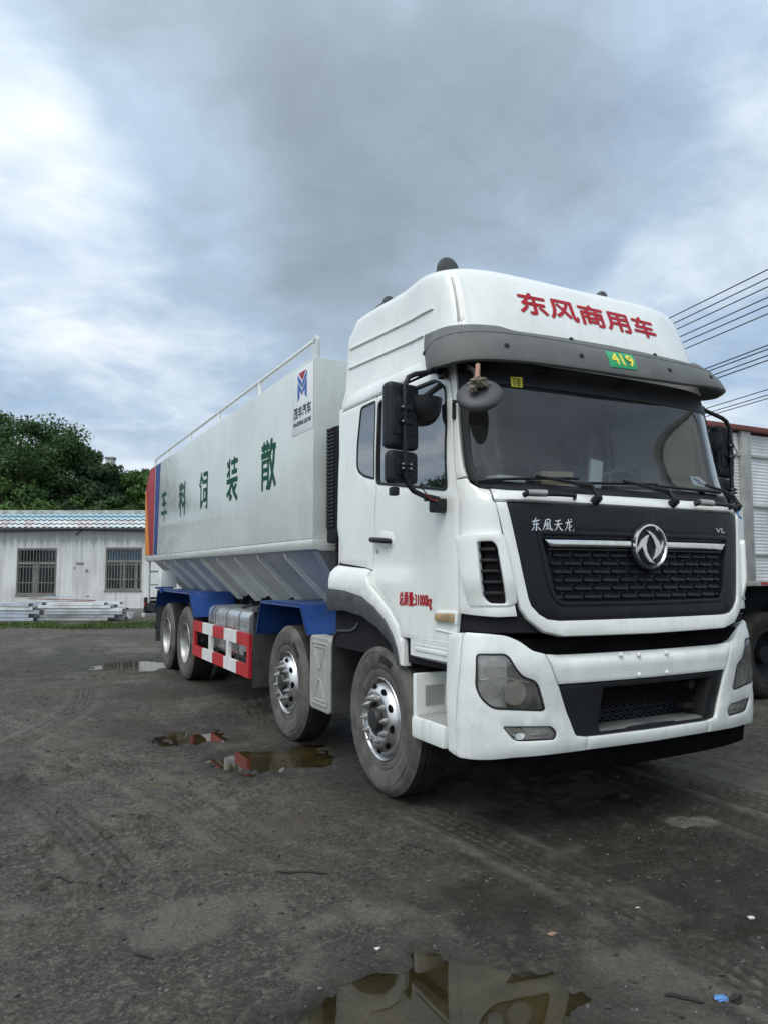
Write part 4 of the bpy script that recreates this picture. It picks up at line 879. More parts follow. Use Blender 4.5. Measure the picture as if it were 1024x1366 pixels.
# ---- fuel tank and side guard
ft = MB(); prof = roundp([(-1.14, .54), (-.58, .54), (-.58, 1.14), (-1.14, 1.14)], .12, 6); ft.prism(prof, 8.35, 10.2, 'y'); fuel = T(ft, 'fuel_tank', 'alu', None, bevel=.018, smooth=35)
for y in (8.75, 9.3, 9.85):
    s_ = MB(); o_ = inset(ccw(prof), -.006); i_ = inset(ccw(prof), .001); n = len(o_); m2 = MB()
    vs = [(x, yy, z) for yy in (y - .03, y + .03) for x, z in o_]; m2.add(vs, [(i, (i + 1) % n, n + (i + 1) % n, n + i) for i in range(n)]); T(m2, 'tank_strap', 'steel_dull', fuel)
fc = MB(); fc.lathe([(0, .05), (.05, .05), (.055, .04), (.055, 0)], (-.92, 8.62, 1.139), 'z', 20, 1); T(fc, 'filler_cap', 'black', fuel)
T(MB().box(-1.06, -.95, 8.34, 8.352, .9, 1.05), 'tank_plate', 'black', fuel); T(MB().tube([(-1.02, 9.0, 1.145), (-.93, 8.9, 1.19), (-.80, 8.95, 1.17)], .02, 8), 'fuel_hose', 'black', fuel); T(MB().box(-1.0, -.9, 8.45, 8.55, 1.14, 1.17, b=.01), 'level_sender', 'black', fuel)
def side_guard(sg):
    x0, x1 = sorted((sg * 1.205, sg * 1.245)); yb = [10.66, 10.10, 9.56, 9.02, 8.47, 7.98]; zt, zb = (.765, .905), (.42, .56); first = None
    for i in range(5):
        for z0_, z1_ in (zt, zb):
            m_ = MB(); m_.box(x0, x1, yb[i + 1] + .0005, yb[i] - .0005, z0_, z1_); o = T(m_, 'guard_rail', 'red' if i % 2 == 0 else 'wht_refl', first)
            if first is None: first = o
    for y, c_ in ((10.60, 'red'), (9.71, 'wht_refl'), (8.86, 'wht_refl'), (8.03, 'red')):
        m_ = MB(); m_.box(x0 + .001, x1 - .001, y - .052, y + .052, .5595, .7655); T(m_, 'guard_post', c_, first)
    b_ = MB()
    for y in (8.3, 10.3): b_.box(*sorted((sg * .4, sg * 1.2)), y - .03, y + .03, .62, .68)
    T(b_, 'guard_arm', 'frame', first)
side_guard(-1); side_guard(1)

# ---- the feed tank
tk = MB(); sp = [(6.12, 1.895), (6.12, 3.56), (14.38, 3.555), (14.88, 3.17), (14.74, 1.895)]
tk.prism(sp, -1.25, 1.25, 'x'); tank = T(tk, 'feed_tank', 'tank', None, bevel=.012, smooth=30)
for s in (-1, 1):
    rl = MB(); rl.prism([(s * 1.252, 1.893), (s * 1.255, 1.85), (s * 1.235, 1.80), (s * 1.18, 1.785), (s * .9, 1.785), (s * .9, 1.893)], 6.10, 14.76, 'y'); T(rl, 'tank_rail', 'tank', None, bevel=.01, smooth=35)
    ky = [6.35, 7.0, 7.88, 8.75, 9.6, 10.45, 11.3, 12.2, 13.1, 14.2]
    for i in range(len(ky) - 1):       # each bay is a pressed sheet sloping in towards the frame, dished towards its middle
        m_ = MB(); a, b = ky[i] + .006, ky[i + 1] - .006; xt, xb = s * 1.17, s * .60; n = 6; rows = []
        for k in range(n + 1):
            f = k / n; x = xt + (xb - xt) * f; z = 1.786 + (1.235 - 1.786) * f
            g_ = min(1.0, f * 2.2); rows.append([(x - s * .105 * g_, a, z + .085 * g_), (x - s * .055 * g_, a + (b - a) * .5, z + .045 * g_), (x, b, z)])
        vs = [p for r_ in rows for p in r_]; m_.add(vs, [(k * 3 + j, k * 3 + j + 1, (k + 1) * 3 + j + 1, (k + 1) * 3 + j) for k in range(n) for j in range(2)]); hp = T(m_, 'hopper_sheet', 'hopper', None, smooth=30)
    for y in ky[1:-1]:
        m_ = MB(); m_.prism([(s * 1.20, 1.783), (s * 1.185, 1.735), (s * .66, 1.205), (s * .58, 1.205), (s * .58, 1.25), (s * 1.12, 1.783)], y - .004, y + .004, 'y'); m_.prism([(s * 1.20, 1.783), (s * 1.185, 1.735), (s * .66, 1.205), (s * .655, 1.210), (s * 1.178, 1.739), (s * 1.192, 1.783)], y - .022, y + .022, 'y'); T(m_, 'hopper_rib', 'white_low')
    e_ = MB(); e_.add([(s * 1.17, 6.16, 1.786), (0, 6.16, 1.786), (0, 6.7, 1.22), (s * .6, 6.7, 1.22)], [(0, 1, 2, 3)]); e_.add([(s * 1.17, 6.16, 1.786), (s * .6, 6.7, 1.22), (s * .60, 6.36, 1.23), (s * 1.17, 6.34, 1.786)], [(0, 1, 2, 3)]); T(e_, 'hopper_end', 'hopper', None, smooth=0)
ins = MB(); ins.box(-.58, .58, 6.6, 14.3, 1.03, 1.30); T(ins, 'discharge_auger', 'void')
# walkway rail along the top edge, lifting eye
for s in (-1, 1):
    r_ = MB(); x = s * 1.20; r_.tube([(x, 6.22, 3.74), (x, 14.05, 3.70), (x, 14.12, 3.66), (x, 14.14, 3.55)], .022, 10); rail = T(r_, 'walkway_rail', 'white')
    for y in (7.85, 9.57, 11.24, 12.93):
        p_ = MB(); p_.tube([(x, y, 3.55), (x, y, 3.72)], .02, 8); T(p_, 'rail_post', 'white', rail)
    e_ = MB(); PE = Flat((x, 6.20, 3.55), (0, 1, 0), (0, 0, 1)) if s > 0 else Flat((x, 6.20, 3.55), (0, -1, 0), (0, 0, 1))
    ol = [(-.065, 0), (.065, 0)] + [(.065 * math.cos(a), .17 + .065 * math.sin(a)) for a in np.linspace(0, math.pi, 14)]
    patch(e_, PE, ol, [[(.03 * math.cos(a), .17 + .03 * math.sin(a)) for a in np.linspace(0, 2 * math.pi, 17)[:-1]]], t=.014, d=.028, b=.003, h=.05)
    patch(e_, Flat(PE.o, PE.u, PE.v), ol, [[(.03 * math.cos(a), .17 + .03 * math.sin(a)) for a in np.linspace(0, 2 * math.pi, 17)[:-1]]], t=-.012, d=.002, b=.001, h=.05); T(e_, 'lifting_eye', 'tank', rail)
hm = MB()
for y in (7.4, 9.4, 11.4): hm.lathe([(0, .05), (.28, .045), (.30, .03), (.30, -.01)], (-.0, y, 3.56), 'z', 28, 1)
hm.box(-1.19, -1.13, 7.0, 7.1, 3.56, 3.62); T(hm, 'loading_hatches', 'tank')
# stripes at the tail, lettering, sign plate (the visible side and its twin)
STENCIL = {      # heavy stencil strokes in a 100 x 100 cell, the last number is the stroke width
 '散': [((20, 99), (20, 76), 9), ((42, 100), (42, 76), 9), ((3, 87), (57, 87), 12), ((1, 71), (58, 71), 13), ((10, 62), (10, 0), 10), ((50, 62), (50, 5), 10), ((52, 5), (38, 5), 9), ((10, 58), (50, 58), 8), ((14, 41), (46, 41), 9), ((14, 25), (46, 25), 9), ((73, 100), (66, 78), (57, 56), 11), ((68, 83), (99, 83), 12), ((89, 80), (84, 50), (72, 22), (56, 0), 11), ((64, 60), (76, 34), (98, 5), 11)],
 '装': [((25, 100), (25, 55), 10), ((6, 94), (15, 80), 10), ((3, 60), (20, 70), 10), ((69, 100), (69, 62), 10), ((40, 89), (99, 89), 11), ((46, 66), (93, 66), 11), ((1, 47), (99, 47), 12), ((48, 43), (30, 26), (4, 14), 11), ((33, 30), (33, 2), 10), ((32, 3), (50, 12), 9), ((50, 43), (66, 20), (98, 1), 12), ((88, 36), (68, 22), 10)],
 '饲': [((25, 100), (16, 80), (3, 64), 10), ((17, 82), (42, 82), 10), ((41, 84), (35, 68), 9), ((21, 66), (21, 5), 10), ((21, 6), (42, 24), 10), ((48, 92), (98, 92), 11), ((93, 92), (93, 4), 10), ((95, 4), (78, 5), 9), ((50, 72), (84, 72), 11), ((55, 54), (55, 20), 9), ((51, 51), (84, 51), 9), ((81, 54), (81, 20), 9), ((51, 24), (84, 24), 9)],
 '料': [((7, 95), (14, 76), 10), ((47, 97), (40, 77), 10), ((1, 66), (53, 66), 11), ((27, 100), (27, 0), 10), ((24, 60), (15, 42), (2, 27), 9), ((32, 57), (51, 36), 10), ((57, 90), (70, 78), 10), ((57, 66), (70, 54), 10), ((52, 30), (99, 39), 12), ((85, 100), (85, 0), 10)],
 '车': [((8, 88), (92, 88), 12), ((47, 100), (36, 76), (22, 58), 11), ((16, 58), (88, 58), 12), ((1, 29), (99, 29), 12), ((55, 76), (55, 0), 10)]}
def tank_side(s):
    if s < 0: F = Flat((-1.25, 0, 0), (0, -1, 0), (0, 0, 1)); cvt = lambda P: [(-y, z) for y, z in P]
    else: F = Flat((1.25, 0, 0), (0, 1, 0), (0, 0, 1)); cvt = lambda P: P
    for nm, mt, P in (('blue_stripe', 'stripe_blue', [(13.80, 3.535), (13.36, 3.535), (13.54, 1.905), (13.85, 1.905)]), ('red_stripe', 'stripe_red', [(14.37, 3.535), (13.88, 3.535), (13.92, 1.905), (14.28, 1.905), (14.80, 3.20), (14.55, 3.40)]), ('orange_stripe', 'stripe_orange', [(14.30, 1.905), (14.725, 1.905), (14.855, 3.15), (14.81, 3.18)])):
        PAN(nm, mt, F, cvt(P), (), parent=tank, t=.003, d=.003, b=.0006, h=.5)
    for ch_, y in zip('散装饲料车', (7.37, 8.74, 10.17, 11.52, 12.97)):
        a0 = (-y if s < 0 else y) - .24; g_ = MB()
        for k, st_ in enumerate(STENCIL[ch_]):
            *pts, w = st_; stroke_poly(g_, F, [(a0 + px * .0048, 2.46 + pz * .0053) for px, pz in pts], w * .0050, .004 + k * .0002)
        T(g_, 'tank_lettering', 'greentxt', tank, smooth=0, recalc=False)
    if s < 0:
        pl = PAN('sign_plate', 'label_white', F, cvt([(6.66, 2.90), (6.12, 2.90), (6.12, 3.525), (6.66, 3.525)]), (), parent=tank, t=.003, d=.003, b=.001, h=.5)
        lg = MB(); yc = 6.395
        def q(P): patch(lg, F, [(-(yc - u), 3.215 + v) for u, v in P], (), t=.0055, d=.002, b=.0005, h=.5)
        S_ = lambda P: [(x * .125, y * .27) for x, y in P]
        q(S_([(-.74, 1), (.74, 1), (0, .70)])); T(lg, 'logo_red', 'stripe_red', tank); lg = MB()
        for sx in (-1, 1):
            q(S_([(sx * x, y) for x, y in ((.95, .97), (.95, .77), (.05, .42), (.05, .63))])); q(S_([(sx * x, y) for x, y in ((.95, .70), (.95, .0), (.52, .14), (.52, .38), (.05, .17), (.05, .35))]))
        T(lg, 'logo_blue', 'logo_blue', tank)
        LET('plate_lettering', '茂丰汽车', 'navy', F, -6.61, -6.17, 3.055, 3.165, off=.0055, bold=.02, parent=tank); LET('plate_lettering', 'MAOFENG QICHE', 'navy', F, -6.61, -6.17, 2.975, 3.02, off=.0055, bold=.04, parent=tank)
tank_side(-1); tank_side(1)
# ---- tail: ladder, light bar, hanging white cabinet
tl = MB(); tl.tube([(-1.17, 14.66, .92), (-1.17, 14.66, 1.80)], .022, 8); tl.tube([(-.75, 14.66, .92), (-.75, 14.66, 1.80)], .022, 8)
for z in (1.05, 1.35, 1.6): tl.tube([(-1.17, 14.66, z), (-.75, 14.66, z)], .016, 8)
T(tl, 'tail_ladder', 'tank')
tb = MB(); tb.box(-1.22, 1.22, 14.72, 14.95, .80, 1.10, b=.02); tb.box(-1.2, 1.2, 13.8, 13.9, .56, .66); tb.box(-1.2, -1.1, 13.85, 14.8, .85, 1.0); tb.box(1.1, 1.2, 13.85, 14.8, .85, 1.0); tlb = T(tb, 'tail_bar', 'frame')
for s in (-1, 1):
    tq = MB(); tq.box(*sorted((s * .82, s * 1.15)), 14.95, 14.98, .86, 1.03, b=.01); tq.box(*sorted((s * 1.215, s * 1.235)), 14.74, 14.84, .93, 1.0, b=.005); T(tq, 'tail_lamp', 'red', tlb)
tq = MB(); tq.box(-1.18, -.9, 13.45, 13.75, 1.31, 1.62, b=.015); T(tq, 'tail_cabinet', 'white_low')
# ================================================================== ground
def vnoise(x, y, s, seed):
    g = np.random.default_rng(seed).random((256, 256)); X, Y = x * s, y * s; i, j = np.floor(X).astype(int), np.floor(Y).astype(int); fx, fy = X - i, Y - j
    fx = fx * fx * (3 - 2 * fx); fy = fy * fy * (3 - 2 * fy); G = lambda a, b: g[a & 255, b & 255]
    return (G(i, j) * (1 - fx) * (1 - fy) + G(i + 1, j) * fx * (1 - fy) + G(i, j + 1) * (1 - fx) * fy + G(i + 1, j + 1) * fx * fy) - .5
def fbm(x, y, s, seed, o=4, g=.5):
    return sum(vnoise(x, y, s * 2 ** k, seed + k) * g ** k for k in range(o))
PUD = [(-1.50, 6.10, .54, .40, .036, 105), (-1.90, 7.24, .36, .32, .032, 104), (-2.22, 2.36, .52, .42, .034, 103), (-1.62, 13.35, .62, .75, .034, 103)]
def tread_marks(x, y):
    """tyre tracks pressed into the dirt: (path, width)"""
    h = np.zeros_like(x); tm = np.zeros_like(x); pl_ = np.zeros_like(x)
    for (x0, y0, x1, y1, w, curve, dep) in ((-1.12, 4.4, -1.02, 1.3, .30, .04, .012), (1.12, 4.9, 1.02, 1.0, .34, -.05, .016), (.70, 5.2, .45, 2.2, .26, .05, .010), (1.9, 5.6, 1.7, 2.6, .3, .1, .012), (-3.25, 7.6, -2.35, 4.4, .28, .12, .010), (-3.9, 7.2, -3.1, 4.2, .28, .12, .009), (-5.2, 11.5, -3.0, 8.0, .3, .3, .010), (-2.6, 11.0, -3.6, 7.6, .28, .2, .008), (-2.3, 4.2, -1.9, 3.0, .24, .1, .006)):
        dx, dy = x1 - x0, y1 - y0; L = math.hypot(dx, dy); u = ((x - x0) * dx + (y - y0) * dy) / L; v = (-(x - x0) * dy + (y - y0) * dx) / L
        v = v - curve * np.sin(np.pi * np.clip(u / L, 0, 1)); m = sstep(u, -.3, .3) * (1 - sstep(u, L - .4, L + .3)) * np.exp(-(v / (w * .55)) ** 4)
        lug = .5 + .5 * np.sign(np.sin((u + np.abs(v) * .8) * 2 * np.pi / .085)); grv = .5 + .5 * np.cos(v * 2 * np.pi / .065)
        h += 1.6 * m * dep * (-.45 + .55 * grv * (.4 + .6 * lug)) + dep * .6 * np.exp(-((np.abs(v) - w * .62) / .04) ** 2) * sstep(u, -.3, .3) * (1 - sstep(u, L - .4, L + .3)); tm = np.maximum(tm, m * (1.0 - grv * (.3 + .7 * lug))); pl_ = np.maximum(pl_, m * grv * (.4 + .6 * lug) * dep / .016); pl_ = np.maximum(pl_, .9 * dep / .016 * np.exp(-((np.abs(v) - w * .66) / .045) ** 2) * sstep(u, -.3, .3) * (1 - sstep(u, L - .4, L + .3)))
    return h, tm, pl_
def ground_h(x, y):
    near = np.exp(-(np.hypot(x + 1, y - 6) / 22) ** 4)
    h = fbm(x, y, .35, 3, 3) * .018 + fbm(x, y, 2.2, 9, 4) * .012 + fbm(x, y, 11, 21, 4, .65) * .010
    cl = np.maximum(sstep(fbm(x, y, .9, 41, 3), .08, .4), np.exp(-(((x + 3.15) / .55) ** 2 + ((y - 4.45) / .35) ** 2) ** 2)); h += cl * np.maximum(0, fbm(x, y, 10, 51, 4, .65) - .05) * .060       # churned clods
    th, tmk, pale = tread_marks(x, y); h += th; pale = pale * np.clip(.55 + 1.6 * fbm(x, y, 2.5, 33, 4), 0, 1.2); pale = np.maximum(pale, sstep(np.exp(-(((x - .25) / .22) ** 2 + ((y - 3.38) / .13) ** 2)) + fbm(x, y, 5, 35, 4) * .6, .5, .75)); pale = np.maximum(pale, .6 * sstep(fbm(x, y, .7, 37, 5, .6), .22, .42))
    pud = np.zeros_like(x)
    for px, py, a, b, d, sd_ in PUD:
        e = np.sqrt(((x - px) / a) ** 2 + ((y - py) / b) ** 2) + fbm(x - px + 50, y - py + 50, 2.2, sd_, 5, .6) * .9
        k = 1 - sstep(e, .62, 1.25); pl = 1 - sstep(e, .9, 2.0); pud = np.maximum(pud, pl); h = h * (1 - .75 * pl) + .005 * pl - (d + .005) * k
    wet = np.maximum(pud * .9, (1 - sstep(np.hypot((x + .1) / 1.75, (y - 3.45) / 1.35) + fbm(x, y, 1.4, 77, 5, .6) * .8, .70, 1.0)) * 1.0)  # puddle margins; the bumper patch mixes damp ground with painted shade
    wet = np.maximum(wet, (1 - sstep(np.abs(x) / 1.25 + fbm(x, y, .8, 78, 3) * .5, .8, 1.3)) * sstep(y, 3.5, 5) * (1 - sstep(y, 13, 15)) * .75)  # shade beneath the truck, painted into the ground colour
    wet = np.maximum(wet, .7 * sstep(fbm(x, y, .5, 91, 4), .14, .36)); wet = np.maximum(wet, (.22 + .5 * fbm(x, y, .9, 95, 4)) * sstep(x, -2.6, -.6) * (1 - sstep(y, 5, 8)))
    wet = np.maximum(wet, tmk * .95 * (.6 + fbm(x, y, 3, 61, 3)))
    return h * near, np.clip(wet, 0, 1) * near, np.clip(pale * (1 - .8 * pud), 0, 1) * near
def axis(parts):
    o = []
    for a, b, st in parts: o += list(np.arange(a, b, st))
    return np.array(o + [parts[-1][1]])
gx = axis([(-900, -60, 60), (-60, -16, 2.2), (-16, -6, .25), (-6, 1.6, .016), (1.6, 6, .04), (6, 16, .4), (16, 60, 4), (60, 900, 60)])
gy = axis([(-900, -60, 60), (-60, -6, 3), (-6, 1.2, .3), (1.2, 5.2, .015), (5.2, 9, .03), (9, 16, .09), (16, 34, .45), (34, 90, 4), (90, 1500, 90)])
GX, GY = np.meshgrid(gx, gy); GZ, WET_SHADE, PALE = ground_h(GX, GY)
nx, ny = len(gx), len(gy)
co = np.stack([GX, GY, GZ], -1).reshape(-1, 3)
idx = np.arange(nx * ny).reshape(ny, nx); quads = np.stack([idx[:-1, :-1], idx[:-1, 1:], idx[1:, 1:], idx[1:, :-1]], -1).reshape(-1, 4)
gme = bpy.data.meshes.new('ground'); gme.vertices.add(len(co)); gme.vertices.foreach_set('co', co.ravel())
gme.loops.add(quads.size); gme.loops.foreach_set('vertex_index', quads.ravel().astype(np.int32)); gme.polygons.add(len(quads)); gme.polygons.foreach_set('loop_start', np.arange(0, quads.size, 4, dtype=np.int32)); gme.polygons.foreach_set('loop_total', np.full(len(quads), 4, np.int32)); gme.update()
gme.polygons.foreach_set('use_smooth', [True] * len(quads))
at = gme.attributes.new('wet', 'FLOAT', 'POINT'); at.data.foreach_set('value', WET_SHADE.ravel().astype(np.float32)); at = gme.attributes.new('pale', 'FLOAT', 'POINT'); at.data.foreach_set('value', PALE.ravel().astype(np.float32))
gm_ = bpy.data.materials.new('muddy_yard'); gm_.use_nodes = True; n = NT(gm_.node_tree)
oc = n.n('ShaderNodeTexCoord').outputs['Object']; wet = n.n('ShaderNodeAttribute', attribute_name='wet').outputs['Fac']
rut = n.noise(n.n('ShaderNodeMapping', {'Vector': oc, 'Rotation': (0, 0, .55), 'Scale': (4.0, .7, 1)}).outputs[0], 1.2, 6, .7, .3); f1 = n.noise(oc, .45, 6, .6); f2 = n.noise(oc, 3.5, 6, .65, .4); f3 = n.noise(oc, 42, 5, .7); f4 = n.noise(oc, 170, 3, .7)
col = n.mix(n.ramp(f1, [(.35, 0.0), (.65, 1.0)]), (.070, .066, .061), (.135, .130, .122))
col = n.mix(n.math('MULTIPLY', n.ramp(f2, [(.42, 0.0), (.62, 1.0)]), .7), col, (.050, .048, .046))
col = n.mix(n.math('MULTIPLY', n.ramp(rut, [(.52, 0.0), (.70, 1.0)]), .6), col, (.028, .027, .026)); f5 = n.noise(oc, 15, 6, .7, .3)
col = n.mix(n.math('MULTIPLY', n.ramp(f5, [(.50, 0.0), (.60, 1.0)]), .6), col, (.034, .032, .030)); col = n.mix(n.math('MULTIPLY', n.ramp(f5, [(.36, 1.0), (.46, 0.0)]), .6), col, (.19, .183, .172))
col = n.mix(n.math('MULTIPLY', n.ramp(f3, [(.50, 0.0), (.57, 1.0)]), .55), col, (.022, .021, .020)); col = n.mix(n.math('MULTIPLY', n.ramp(f3, [(.37, 1.0), (.45, 0.0)]), .6), col, (.21, .20, .19))
col = n.mix(n.math('MULTIPLY', n.ramp(f4, [(.56, 0.0), (.62, 1.0)]), .5), col, (.24, .23, .215))
mud = n.ramp(n.noise(oc, .8, 4, .6), [(.5, 0.0), (.68, 1.0)]); col = n.mix(n.math('MULTIPLY', mud, .65), col, (.085, .073, .052))
wet_shade_n = n.math('MULTIPLY', wet, n.ramp(n.noise(oc, 5, 4, .6), [(.3, .65), (.6, 1.0)]), clamp=True)
col = n.mix(n.math('MULTIPLY', wet_shade_n, .85), col, (.017, .015, .0105))  # dark colour for damp ground and for the painted shade by the truck
palen = n.n('ShaderNodeAttribute', attribute_name='pale').outputs['Fac']; col = n.mix(n.math('MULTIPLY', n.math('MULTIPLY', palen, .9), n.ramp(f5, [(.35, .45), (.6, 1.0)])), col, (.20, .195, .185))
silt = n.ramp(n.math('MULTIPLY', n.n('ShaderNodeSeparateXYZ', {0: oc}).outputs[2], -20.0), [(.26, 0.0), (.52, 1.0)]); col = n.mix(silt, col, n.mix(n.ramp(f2, [(.4, 0.0), (.6, 1.0)]), (.070, .062, .034), (.140, .126, .076)))
col = n.mix(1.0, col, (1.06, 1.0, .90), 'MULTIPLY')
ro = n.math('SUBTRACT', n.math('ADD', .78, n.math('MULTIPLY', n.math('SUBTRACT', f2, .5), .5)), n.math('MULTIPLY', wet_shade_n, .30), clamp=True)
bmp = n.n('ShaderNodeBump', {'Height': n.math('ADD', n.math('MULTIPLY', f3, .6), n.math('ADD', n.math('MULTIPLY', f4, .35), n.math('MULTIPLY', f5, 1.2))), 'Strength': 1.0, 'Distance': .03}).outputs[0]
b = n.n('ShaderNodeBsdfPrincipled', {'Base Color': col, 'Roughness': ro, 'Normal': bmp, 'Specular IOR Level': .35})
n.n('ShaderNodeOutputMaterial', {0: b.outputs[0]}); gme.materials.append(gm_)
go = bpy.data.objects.new('ground', gme); COL.objects.link(go); tag(go, 'dark muddy yard of packed dirt with puddles and tyre tracks', None, kind='structure')
# ---- puddles
pm = bpy.data.materials.new('puddle_water'); pm.use_nodes = True; n = NT(pm.node_tree); oc = n.n('ShaderNodeTexCoord').outputs['Object']
bmp = n.n('ShaderNodeBump', {'Height': n.noise(oc, 5, 2), 'Strength': .015, 'Distance': .01}).outputs[0]
tr_ = n.n('ShaderNodeBsdfTransparent', {0: (.74, .70, .55, 1)}).outputs[0]; gl_ = n.n('ShaderNodeBsdfGlossy', {0: (1, 1, 1, 1), 'Roughness': .02, 'Normal': bmp}).outputs[0]
n.n('ShaderNodeOutputMaterial', {0: n.n('ShaderNodeMixShader', {0: n.math('MULTIPLY', n.n('ShaderNodeFresnel', {0: 1.34, 'Normal': bmp}).outputs[0], 1.15, clamp=True), 1: tr_, 2: gl_}).outputs[0]})
M['puddle'] = pm
for px, py, a, b_, d, sd_ in PUD:
    P_ = [(px + a * 1.75 * math.cos(q), py + b_ * 1.75 * math.sin(q), -.0135) for q in np.linspace(0, 2 * math.pi, 25)[:-1]]
    po = MB().add(P_, [tuple(range(24))]).build('puddle', 'puddle', None, smooth=0, recalc=False); tag(po, kind='structure')
# ---- small litter on the ground
def gz(x, y): return float(ground_h(np.array([float(x)]), np.array([float(y)]))[0][0])
M['stone'] = principled('stone', (.11, .105, .10), .85, var=.5, vscale=40); M['clod'] = principled('mud_clod', (.045, .04, .036), .9, var=.4, vscale=30)
M['twig'] = principled('twig_bark', (.018, .016, .014), .8); M['scrap_white'] = principled('scrap', (.6, .6, .58), .6); M['scrap_blue'] = principled('scrap_blue', (.10, .25, .55), .5); M['leaf_dry'] = principled('dry_leaf', (.28, .17, .11), .7)
rr = random.Random(5)
def pebbles(name, mat, cnt, lo, hi, seed):
    rr = random.Random(seed); m_ = MB(); base = bmesh.new(); bmesh.ops.create_icosphere(base, subdivisions=1, radius=1); bv = [v.co.copy() for v in base.verts]; bf = [[v.index for v in f.verts] for f in base.faces]; base.free()
    xs = []; 
    for _ in range(cnt):
        u = rr.random(); y = 1.7 + 7.5 * u ** 1.8; x = rr.uniform(-3.9 - .35 * y, -.6 + .5 * y if y < 3.6 else -1.35); xs.append((x, y))
    H, Wt, _p = ground_h(np.array([p[0] for p in xs]), np.array([p[1] for p in xs]))
    for (x, y), h in zip(xs, H):
        if h < -.008: continue
        s = lo + (hi - lo) * rr.random() ** 4; q = Matrix.Rotation(rr.uniform(0, 6), 3, 'Z') @ Matrix.Rotation(rr.uniform(-.5, .5), 3, 'X'); sc = (s * rr.uniform(.8, 1.5), s * rr.uniform(.7, 1.1), s * rr.uniform(.4, .8))
        m_.add([q @ Vector((v.x * sc[0] * rr.uniform(.8, 1.2), v.y * sc[1] * rr.uniform(.8, 1.2), v.z * sc[2])) + Vector((x, y, h + s * .2)) for v in bv], bf)
    o = m_.build(name, mat, None, smooth=50, recalc=False); tag(o, kind='stuff'); return o
pebbles('gravel', 'stone', 5200, .0018, .009, 1); pebbles('mud_clods', 'clod', 4200, .002, .015, 2); pebbles('pale_grit', 'scrap_white', 50, .001, .004, 3)
def pix_ground(px, py):
    x, y = px - 512, py - 683; U = -y; s, co_ = math.sin(R(YAW)), math.cos(R(YAW)); sp, cp = math.sin(R(PITCH)), math.cos(R(PITCH)); fw = FPX * cp - U * sp; z = FPX * sp + U * cp
    k = -CH / z; return CX + (x * co_ + fw * s) * k, (-x * s + fw * co_) * k
def twig(p0, p1, r, label, bend=.02):
    a, b = pix_ground(*p0), pix_ground(*p1); pts = []
    for i in range(7):
        f = i / 6; x, y = a[0] + (b[0] - a[0]) * f, a[1] + (b[1] - a[1]) * f + bend * math.sin(f * 5); pts.append((x, y, gz(x, y) + r * .9))
    o = MB().tube(pts, [r * .6, r, r * 1.1, r, r, r * .9, r * .5], 6).build('twig', 'twig', None); tag(o, label, 'twig', 'twigs lying on the dirt')
twig((367, 1165), (437, 1167), .006, 'thin straight black twig lying alone on the open dirt left of the bottom puddle', .006)
twig((75, 1175), (98, 1180), .006, 'short dark twig lying on churned dirt at the far left', .02)
twig((540, 1128), (576, 1138), .005, 'thin dark twig lying just in front of the front wheel', .01)
twig((886, 1330), (935, 1336), .007, 'dark crooked twig beside the blue plastic scrap', .012)
twig((180, 1275), (206, 1281), .005, 'small dark twig lying on dirt at the lower left', .01)
def scrap(px, py, s, name, mat, label, cat, group=None, flat=.25, seed=0):
    x, y = pix_ground(px, py); bm = bmesh.new(); bmesh.ops.create_icosphere(bm, subdivisions=3, radius=1)
    from mathutils import noise as mn
    for v in bm.verts:
        p = v.co.copy(); f = 1 + .6 * mn.noise(p * 1.7 + Vector((seed, 2, 3))) + .3 * mn.noise(p * 4 + Vector((seed, 0, 0))); v.co = Vector((p.x * s * f, p.y * s * .7 * f, p.z * s * flat * f + gz(x, y) + s * flat * .7)) + Vector((x, y, 0))
    o = MB().bm(bm).build(name, mat, None, smooth=60); tag(o, label, cat, group); return o
scrap(961, 1330, .028, 'plastic_scrap', 'scrap_blue', 'crumpled pale blue plastic scrap on the dirt at the lower right', 'litter', seed=1)
scrap(981, 1335, .026, 'rubber_scrap', 'twig', 'black crumpled rubber scrap beside the blue plastic scrap', 'litter', flat=.5, seed=5)
scrap(735, 1247, .018, 'dry_leaf', 'leaf_dry', 'curled brown dry leaf on the dirt in front of the truck', 'leaf', flat=.2, seed=3)
scrap(1001, 1228, .018, 'paper_scrap', 'scrap_white', 'crumpled white paper scrap on the dirt at the right edge', 'litter', seed=8)
scrap(503, 1268, .012, 'paper_scrap', 'scrap_white', 'small white scrap on the dirt above the bottom puddle', 'litter', seed=9)
scrap(850, 1210, .010, 'paper_scrap', 'scrap_white', 'thin white sliver on the dirt in front of the bumper', 'litter', seed=12)
scrap(822, 1036, .022, 'dry_leaf', 'leaf_dry', 'pale leaf on the dark ground under the bumper', 'leaf', flat=.15, seed=14)

